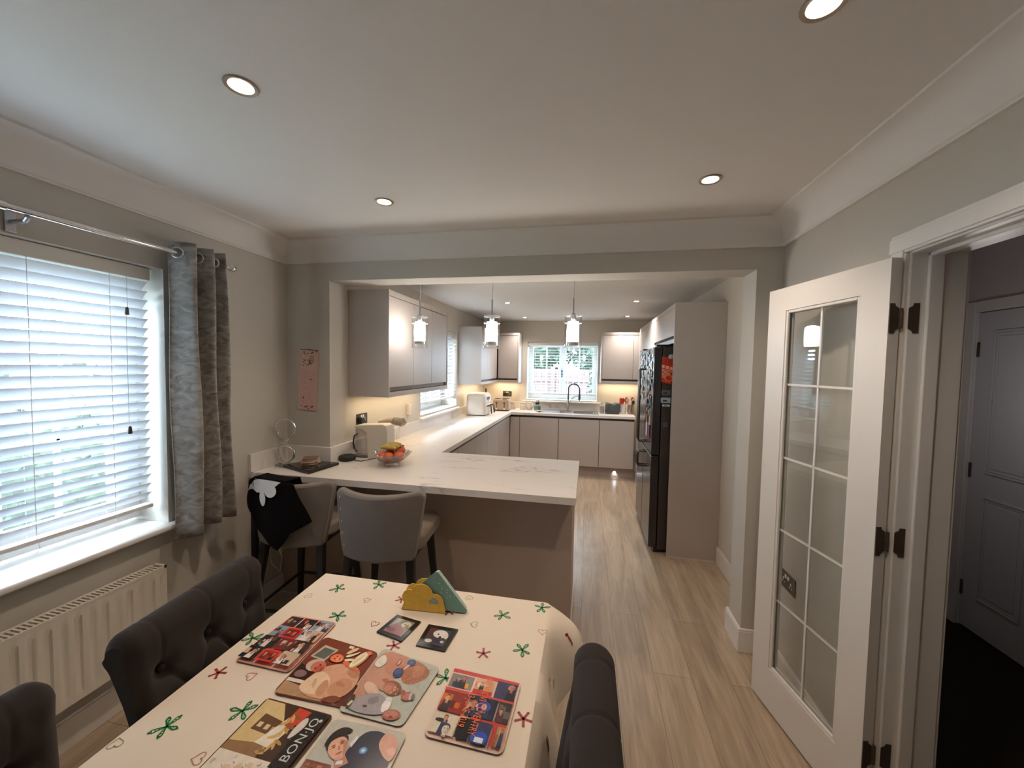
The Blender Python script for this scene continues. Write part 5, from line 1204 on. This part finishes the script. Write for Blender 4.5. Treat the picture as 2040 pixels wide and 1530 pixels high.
p.E(.82, .40, .09, .07, 'a26254', .3).E(.80, .40, .06, .05, 'b87464', .3).E(.86, .41, .02, .065, 'c8c0b8', .3).E(.895, .41, .025, .05, '7c746e', .3).B([(.68, .42), (.76, .38), (.78, .44), (.7, .48)], '9a5c4a')
p.B([(.08, .05), (.3, .02), (.55, .04), (.68, .1), (.6, .28), (.42, .33), (.22, .28)], 'a49c9e').B([(.3, .2), (.42, .3), (.5, .22), (.4, .14)], '8c8488').E(.62, .2, .06, .1, 'eae6e2', .2).E(.6, .29, .05, .03, 'e0dcd8').E(.77, .1, .13, .075, 'a05e4e', .1).E(.76, .11, .1, .05, 'bc7a66', .1).E(.78, .07, .03, .02, '7c4438').B([(.02, .2), (.08, .04), (.16, .04), (.12, .24)], '4c3e36').P([(.08, .08), (.12, .07), (.14, .14), (.1, .15)], 'd0c4b4').E(.34, .12, .035, .015, '5c5054')
p.done('place_mat', 'grey photo place mat of a face with blue sunglasses', 'place mat', GM)
p = Pic([(-.757, .595), (-.577, .59), (-.567, .788), (-.757, .798)], ZM, base='4a3428', rad=.05)
p.P([(.02, .42), (.5, .4), (.55, .7), (.3, .98), (.02, .98)], 'd8bc84').P([(.15, .62), (.45, .6), (.46, .78), (.17, .82)], '6a4a34').P([(.02, .36), (.5, .34), (.5, .52), (.02, .46)], '94704c').R(.19, .66, .25, .72, 'd8c098').R(.3, .65, .36, .71, 'd8c098').R(.4, .64, .44, .70, 'c0a880')
p.P([(.34, .5), (.56, .48), (.64, .8), (.5, .84)], 'ece0cc').P([(.5, .8), (.66, .78), (.72, .96), (.52, .98)], 'c8452c').R(.52, .74, .64, .79, 'b84434')
for k in range(14): p.E(.5 + .03 * (k % 5), .42 + k * .035, .06, .018, rnd.choice(['b89050', 'd0ac68', '8a6434', 'c8a05c']), k * .7)
for k in range(5): p.E(.76, .62 + k * .07, .04, .03, rnd.choice(['d8d0c4', 'a89c8c', '2c2420']), k)
p.R(.02, .02, .98, .36, 'e8dccc')
for k in range(60): p.E(rnd.uniform(.05, .95), rnd.uniform(.04, .34), .018, .0035, rnd.choice(['6a3c34', '3c2c2c', 'a85444', '54484c']), rnd.uniform(0, 3), 6)
for k in range(6): p.E(.3 + .12 * k, .2 + .03 * (k % 3), .05, .035, 'd8c0a0', k)
p.R(.74, .3, .97, .97, '2c2420').B([(.68, .6), (.74, .62), (.8, .8), (.74, .9), (.68, .8)], 'd8d0c4').T('BON\u00b7JO', .86, .64, .15, 'c8ccc8', PI / 2).E(.92, .88, .02, .02, 'c8ccc8')
p.done('place_mat', 'brown place mat with pale lettering and a sprinkle covered cake picture', 'place mat', GM)
p = Pic([(-.561, .59), (-.377, .585), (-.377, .784), (-.561, .782)], ZM, base='c0beb2')
p.P([(.02, .02), (.98, .02), (.98, .1), (.42, .3), (.34, .5), (.02, .5)], '7e4c3c')
for k in range(20): p.R(.04 + (k % 5) * .078, .05 + (k // 5) * .11, .105 + (k % 5) * .078, .135 + (k // 5) * .11, rnd.choice(['a8705c', '9a6450', '8c5844', 'b47a64'])); p.R(.055 + (k % 5) * .078, .09 + (k // 5) * .11, .095 + (k % 5) * .078, .1 + (k // 5) * .11, '6c4034')
p.B([(.4, .34), (.5, .16), (.8, .1), (.98, .34), (.9, .5), (.98, .62), (.84, .86), (.72, .95), (.52, .93), (.44, .8), (.40, .6)], '24253a').B([(.5, .3), (.62, .2), (.75, .24), (.66, .34)], '191a2c').B([(.72, .8), (.86, .68), (.98, .64), (.98, .84), (.84, .95), (.74, .94)], 'd6a08a').B([(.86, .74), (.96, .7), (.97, .78), (.9, .82)], 'e2b09c').B([(.5, .1), (.7, .2), (.88, .3), (.97, .34), (.98, .1), (.6, .03)], 'd8a48c').B([(.76, .12), (.9, .16), (.92, .24), (.8, .22)], 'c08a72')
p.face(.29, .68, .165, 'dfa88e', '2a201c', .75).B([(.12, .62), (.1, .8), (.2, .92), (.36, .9), (.3, .84), (.2, .8)], '2a201c').P([(.40, .74), (.44, .7), (.46, .82), (.43, .84)], 'e4e4e8').P([(.38, .5), (.46, .52), (.44, .56), (.38, .54)], 'e4e4e8')
p.E(.6, .70, .05, .042, '4c80bc').E(.6, .70, .032, .027, '8cb8dc').E(.6, .70, .012, .012, 'f0f4f8')
p.done('place_mat', 'photo place mat of a dark haired man in a navy shirt at the front edge', 'place mat', GM)
p = Pic([(-.341, .785), (-.158, .778), (-.15, .976), (-.34, .99)], ZM, base='e8c8b8')
palB = ['2a2226', '6a3020', 'c84c24', 'e8a040', '4c4c6a', '8a8280', 'd8d0c8', '3c3430']
p.R(.02, .92, .98, .98, 'c03c34').scene(.03, .69, .36, .9, palB, rnd).scene(.39, .72, .66, .9, ['d8a878', 'c84c34', 'e8dcc8'], rnd).R(.39, .67, .66, .73, 'c0382e').scene(.69, .66, .97, .93, ['e0a868', 'e8b878', '3c3a5c'], rnd)
p.R(.02, .62, .98, .66, 'c84840').scene(.03, .33, .38, .62, ['c8501c', 'd86c28', '8a2c18', '5c241c'], rnd).scene(.40, .34, .78, .63, ['26263c', '34344c', 'd8d0cc'], rnd).E(.62, .5, .09, .07, '4450a0').E(.62, .49, .035, .045, 'e0b0a0').scene(.8, .34, .97, .62, ['3a3230', '6c625c'], rnd).R(.5, .29, .97, .325, 'b83a34')
p.scene(.03, .04, .36, .29, ['342c28', 'a09484', 'd8ccb8'], rnd).face(.25, .1, .07, 'd8ccc0', '4a423c').R(.38, .04, .56, .29, '1c181a').R(.57, .03, .8, .29, '3a3c58').E(.68, .1, .11, .08, '3c50a8').R(.63, .04, .74, .1, 'dce0ea').R(.82, .03, .86, .31, 'b83430').scene(.87, .04, .97, .28, ['b88458', 'd8a878', '8a5c3c'], rnd)
p.T('BON JOVI COVENTRY', .575, .50, .082, 'e87038', -PI / 2, 1.7).T('23 JUNE 2019', .41, .40, .082, 'e87038', -PI / 2, 1.7)
p.done('place_mat', 'red edged concert collage place mat nearest the table edge on the right', 'place mat', GM)
GC = 'black edged pet photo coasters on the tablecloth'
p = Pic([(-.623, 1.073), (-.527, 1.051), (-.508, 1.148), (-.6, 1.164)], ZM, rad=.02, base='1a1716', edge='1a1716')
p.R(.14, .14, .86, .86, '8a8a84').P([(.14, .14), (.8, .14), (.75, .5), (.35, .6), (.14, .4)], '9a6a70').P([(.2, .5), (.5, .86), (.2, .86)], 'b0b4b0').E(.66, .66, .17, .14, 'dcd6c4', .2).E(.72, .58, .06, .12, 'a09468').E(.62, .66, .025, .025, '3c3028').E(.35, .3, .16, .09, '7c5460').R(.14, .28, .24, .4, '4c4c54')
p.done('drink_coaster', 'black edged photo coaster of a white dog on a pink blanket', 'coaster', GC)
p = Pic([(-.479, 1.045), (-.386, 1.04), (-.379, 1.139), (-.479, 1.141)], ZM, rad=.02, base='1a1716', edge='1a1716')
p.R(.14, .14, .86, .86, '4a4248').P([(.14, .5), (.4, .86), (.14, .86)], '6a3436').E(.56, .64, .24, .18, 'e4e0d8').E(.76, .6, .07, .14, 'd8d2c8', .3).E(.5, .62, .03, .03, '2c2828').E(.6, .5, .05, .05, '3c3434').E(.3, .28, .12, .08, 'd8cfc0').E(.6, .3, .13, .09, '383a50').E(.74, .32, .06, .05, 'c8c8cc')
p.done('drink_coaster', 'black edged photo coaster of a white dog face beside a navy toy', 'coaster', GC)

# napkin holder
t = thing('napkin_holder', 'yellow cloud shaped napkin holder on the tablecloth', 'napkin holder', (-.53, 1.22, TZ))
Xn = Matrix.Translation((-.5275, 1.205, TZ + .002)) @ Matrix.Rotation(math.radians(4), 4, 'Z') @ RXm
cl_ = [(-.075, 0), (.072, 0)] + arc(.045, .028, .03, -.9, 1.6, 6) + arc(.018, .058, .03, .2, 1.9, 5) + arc(-.022, .06, .034, 1.2, 2.8, 6) + arc(-.052, .032, .026, 2.0, 4.0, 6)
cl_ = [(-.075, 0), (.078, 0), (.079, .012), (.073, .03), (.071, .045), (.062, .058), (.048, .063), (.035, .062), (.030, .076), (.018, .088), (0, .094), (-.018, .091), (-.032, .082), (-.038, .070), (-.052, .071), (-.066, .062), (-.073, .048), (-.073, .034), (-.066, .026)]
yel = hexm('e6b846', .5)
mb = MB().prism(cl_, 0, .003, X=Xn).prism(cl_, -.036, -.033, X=Xn).box(-.072, 0, -.034, .076, .003, .001, X=Xn)
mb.build('cloud_frame', yel, t, bevel=.0008)
ho = [(.022, .030), (.055, .030), (.057, .038), (.048, .044), (.042, .05), (.034, .05), (.030, .043), (.022, .040)]
MB().poly([(a, b, .0034) for a, b in ho], X=Xn).build('cloud_cutout', hexm('8fa29a'), t, fix=False)
mb = MB()
for k in range(7):
    d = -.005 - k * .0038; o_ = k * .0012; mb.prism([(-.04 + o_, .004), (.150 - o_, .004), (.152 - o_, .010), (.049, .135 - o_), (.041, .135 - o_), (-.04 + o_, .06)], d - .003, d, 1 if k % 3 == 2 else 0, X=Xn)
for k in range(14): 
    r_ = random.Random(k); a, b = r_.uniform(.04, .13), r_.uniform(.01, .11)
    if b < 1.15 * (.150 - a) and b > .064 * (a < .08): mb.box(a, b, -.0049, a + .003, b + .003, -.0046, 1, Xn)
mb.build('folded_napkins', [hexm('7ea69c', .85), hexm('e4e2d6', .85)], t)

# ================================================================== DINING CHAIRS
def make_chair(name_label, loc, rz):
    t = thing('dining_chair', name_label, 'dining chair', loc, rz, 'charcoal button back dining chairs', local=True)
    # local: +x is backwards (scroll rolls to +x), seat towards -x ; width along y
    Wd = .202; prof = []
    # profile (x,z): front face going up, over the scroll, under, back face down
    for k in range(13): z = .46 + (.86 - .46) * k / 12; prof.append((-.085 + .052 * ((z - .46) / .4) ** 1.4, z))
    for k in range(1, 15): a = PI - (PI * 1.28) * k / 14; prof.append((.015 + .048 * math.cos(a), .893 + .052 * math.sin(a)))
    ex, ez = prof[-1]
    for k in range(1, 11): z = ez + (.42 - ez) * k / 10; prof.append((ex + (.022 - ex) * min(1, k / 2.5) + (-.05) * (k / 10), z))
    L = [0]
    for a, b in zip(prof[:-1], prof[1:]): L.append(L[-1] + math.hypot(b[0] - a[0], b[1] - a[1]))
    def at(s):
        for i in range(len(L) - 1):
            if s <= L[i + 1] or i == len(L) - 2:
                f = (s - L[i]) / (L[i + 1] - L[i]); a, b = prof[i], prof[i + 1]; p = (a[0] + (b[0] - a[0]) * f, a[1] + (b[1] - a[1]) * f)
                d = Vector((b[0] - a[0], b[1] - a[1])).normalized(); return p, (-d.y, d.x)
    S_ = L[-1]; btn = []
    sb = [.365, .25, .135]
    for r, s in enumerate(sb):
        for k in range(-1 if r % 2 == 0 else -2, 2):
            y = (k + (0 if r % 2 == 0 else .5)) * .135
            if abs(y) < Wd - .01: btn.append((s, y, r))
    def seg_d(p, a, b):
        ax, ay = a; bx, by = b; px, py = p; dx, dy = bx - ax, by - ay; q = max(0, min(1, ((px - ax) * dx + (py - ay) * dy) / (dx * dx + dy * dy))); return math.hypot(px - ax - q * dx, py - ay - q * dy)
    links = [((a[0], a[1]), (b[0], b[1])) for a in btn for b in btn if a[2] + 1 == b[2] and abs(a[1] - b[1]) < .08]
    links += [((s, y), (s + .24, y)) for s, y, r in btn if r == 0]
    def disp(s, y):
        d = 0
        for (bs, by, r) in btn: d -= .030 * math.exp(-(math.hypot(s - bs, y - by) / .024) ** 2)
        for a, b in links:
            q = seg_d((s, y), a, b); d -= (.0035 if a[1] == b[1] else .009) * math.exp(-(q / (.004 if a[1] == b[1] else .0075)) ** 2)
        e = abs(y) / Wd; d -= .022 * max(0, (e - .86) / .14) ** 2
        return d
    NU, NV = 150, 84
    def fn(u, v):
        s = u * S_; y = (2 * v - 1) * Wd; p, n = at(s); k = disp(s, y) if s < .60 else -.012 * max(0, (abs(y) / Wd - .86) / .14) ** 2
        flare = 1 + .06 * max(0, min(1, (p[1] - .7) / .2))
        return (p[0] + n[0] * k, y * flare, p[1] + n[1] * k)
    mb = MB().grid(fn, NU, NV)
    for v in (0, 1): mb.add([fn(i / NU, v) for i in range(NU + 1)], [tuple(range(NU + 1))])
    mb.build('backrest', chair_m, t, smooth=70)
    mb = MB()
    for (s, y, r) in btn: p, n = at(s); mb.ball((p[0] - n[0] * .024, y, p[1] - n[1] * .024), .009, 10)
    mb.build('buttons', chair_m, t, smooth=60)
    MB().prism(rrect(-.50, -.215, -.07, .215, .05, 5), .40, .49).build('seat', chair_m, t, bevel=.02, seg=3, smooth=35)
    for (x, y, dx) in ((-.46, .18, -.01), (-.46, -.18, -.01), (-.06, .165, .05), (-.06, -.165, .05)):
        vs = []
        for z, h, o_ in ((0, .013, dx), (.4, .021, 0)): vs += [(x + o_ + a * h, y + b * h, z) for a, b in ((-1, -1), (1, -1), (1, 1), (-1, 1))]
        MB().add(vs, [(3, 2, 1, 0), (4, 5, 6, 7), (0, 1, 5, 4), (1, 2, 6, 5), (2, 3, 7, 6), (3, 0, 4, 7)]).build('leg', blackw_m, t, bevel=.002)
    return t
ch = make_chair('charcoal button back dining chair by the radiator, fully in view beside the table', (-1.07, .90, 0), PI + .10)
copy_tree(ch, (-1.065, .365, 0), PI, 'charcoal dining chair cut off at the bottom left corner')
copy_tree(ch, (.018, .725, 0), 0, 'charcoal dining chair on the doorway side of the table, at the bottom edge')

# ================================================================== DOORS
# lining + architraves (dining doorway)
t_ = .03
mb = MB().box(XR - .001, DY1, 0, XR + .156, DY1 + t_, DZ + t_).box(XR - .001, DY0 - t_, 0, XR + .156, DY0, DZ + t_).box(XR - .001, DY0, DZ, XR + .156, DY1, DZ + t_)
mb.box(XR + .045, DY1 - .012, 0, XR + .085, DY1, DZ).box(XR + .045, DY0, 0, XR + .08, DY0 + .012, DZ).box(XR + .045, DY0, DZ - .012, XR + .08, DY1, DZ)
struct('trim_4', mb, white_m, bevel=.003)
def architrave(name, x, s, m):
    mb = MB(); w_ = .068
    for k, (o, th) in enumerate(((0, .013), (.008, .018), (.05, .011))):
        mb.box(min(x, x + s * th), DY1 + .006 + o, 0, max(x, x + s * th), DY1 + .006 + w_ - (0 if k != 1 else .012), DZ + .006 + o)
        mb.box(min(x, x + s * th), DY0 - .006 - w_ + (0 if k != 1 else .012), 0, max(x, x + s * th), DY0 - .006 - o, DZ + .006 + o)
        mb.box(min(x, x + s * th), DY0 - .006 - w_, DZ + .006 + o, max(x, x + s * th), DY1 + .006 + w_, DZ + .006 + w_ - (0 if k != 1 else .012))
    return struct(name, mb, m, bevel=.003)
architrave('trim_5', XR, -1, white_m); architrave('trim_6', XR + .155, 1, white_m)

# glazed door, open into the dining room
dd = struct_root('door_1', (.965, 1.5, .01))
dd.rotation_euler = (0, 0, math.atan2(.12, .58)); OFF[dd.name] = Vector((0, 0, 0))
# local frame: +y along leaf from hinge to free edge, face to camera = -x side ; thickness 0..+.036
WL, HL, TH = .592, 1.962, .036
gy0, gy1, gz0, gz1 = .108, .478, .195, 1.858
mb = MB().box(0, 0, 0, TH, gy0, HL).box(0, gy1, 0, TH, WL, HL).box(0, gy0, 0, TH, gy1, gz0).box(0, gy0, gz1, TH, gy1, HL)
mb.build('leaf_frame', white_m, dd)
mb = MB(); b_ = .014
for x0 in (.002, TH - .014):
    mb.box(x0, gy0, gz0, x0 + .012, gy0 + b_, gz1).box(x0, gy1 - b_, gz0, x0 + .012, gy1, gz1).box(x0, gy0 + b_, gz0, x0 + .012, gy1 - b_, gz0 + b_).box(x0, gy0 + b_, gz1 - b_, x0 + .012, gy1 - b_, gz1)
mb.build('glazing_bead', white_m, dd, bevel=.004)
MB().box(TH / 2 - .003, gy0, gz0, TH / 2 + .003, gy1, gz1).build('glass_pane', glass_m, dd)
mb = MB(); ym = (gy0 + gy1) / 2
mb.box(TH / 2 - .0036, ym - .0045, gz0, TH / 2 - .0031, ym + .0045, gz1)
mb.box(TH / 2 + .0031, ym - .0045, gz0, TH / 2 + .0036, ym + .0045, gz1)
for k in range(1, 5):
    z = gz0 + (gz1 - gz0) * k / 5; mb.box(TH / 2 - .0036, gy0, z - .0045, TH / 2 - .0031, gy1, z + .0045); mb.box(TH / 2 + .0031, gy0, z - .0045, TH / 2 + .0036, gy1, z + .0045)
mb.build('glazing_bars', white_m, dd)
for z in (.265, 1.018, 1.765):
    h = .098
    MB().prism([(.002, -h / 2), (.018, -h / 2), (.020, -h / 2 + .008), (.032, -h / 2 + .016), (.032, h / 2 - .016), (.020, h / 2 - .008), (.018, h / 2), (.002, h / 2)], 0, .002, X=Matrix.Translation((0, -.0005, z)) @ RXm).tube([(TH + .004, -.002, z - h / 2 + .016), (TH + .004, -.002, z + h / 2 - .016)], .005, 10).build('hinge', hinge_m, dd)
mb = MB()
for z in (.275, 1.028, 1.775):
    h = .098; mb.prism([(.012, -h / 2 + .016), (.024, -h / 2 + .008), (.026, -h / 2), (.042, -h / 2), (.042, h / 2), (.026, h / 2), (.024, h / 2 - .008), (.012, h / 2 - .016)], 0, .002, X=Matrix.Translation((XR - .012, DY1 - .0005, z)) @ RXm)
struct('hinge_leaves', mb, hinge_m)

# hall door in the far hall wall (faces -x)
hd = struct_root('door_2', (HX + .03, (HDY0 + HDY1) / 2, 0))
def hdoor():
    mb = MB(); x = HX + .012
    mb.box(x, HDY0 + .002, .01, x + .035, HDY1 - .002, 1.975).build('leaf', hdoor_m, hd)
    mb = MB()
    for (z0, z1) in ((.22, .86), (1.0, 1.86)):
        for (a, b) in ((HDY0 + .10, HDY0 + .345), (HDY0 + .415, HDY1 - .10)):
            for q, th in ((0, .007), (.014, .003)):
                a_, b_, c_, d_ = a + q, b - q, z0 + q, z1 - q; w_ = .011
                mb.box(x - th, a_, c_, x, a_ + w_, d_).box(x - th, b_ - w_, c_, x, b_, d_).box(x - th, a_ + w_, c_, x, b_ - w_, c_ + w_).box(x - th, a_ + w_, d_ - w_, x, b_ - w_, d_)
            mb.box(x - .004, a + .035, z0 + .035, x, b - .035, z1 - .035)
    mb.build('panel_moulding', hdoor_m, hd, bevel=.003)
    for z in (.25, 1.0, 1.75): MB().box(x - .006, HDY1 - .014, z - .045, x - .0005, HDY1 + .004, z + .045).build('hinge', hinge_m, hd)
hdoor()
mb = MB().box(HX - .015, HDY1, 0, HX, HDY1 + .066, 2.045).box(HX - .015, HDY0 - .066, 0, HX, HDY0, 2.045).box(HX - .015, HDY0, 1.98, HX, HDY1, 2.045)
mb.box(HX, HDY1, 0, HX + .1, HDY1 + .03, 1.999).box(HX, HDY0 - .03, 0, HX + .1, HDY0, 1.999).box(HX, HDY0, 1.98, HX + .1, HDY1, 1.999)
struct('trim_7', mb, mat('hall_trim_paint', srgb(200, 196, 194), .5), bevel=.003)
struct('trim_8', MB().box(XR - .02, DY0, 0, XR + .156, DY1, .006), steel_m)

# unseen fill light added to brighten the hall, no fitting modelled
lamp('hall_fill_light', 'POINT', (1.9, 2.3, 1.5), 2.6, (1.0, .94, .92), shadow_soft_size=.08)
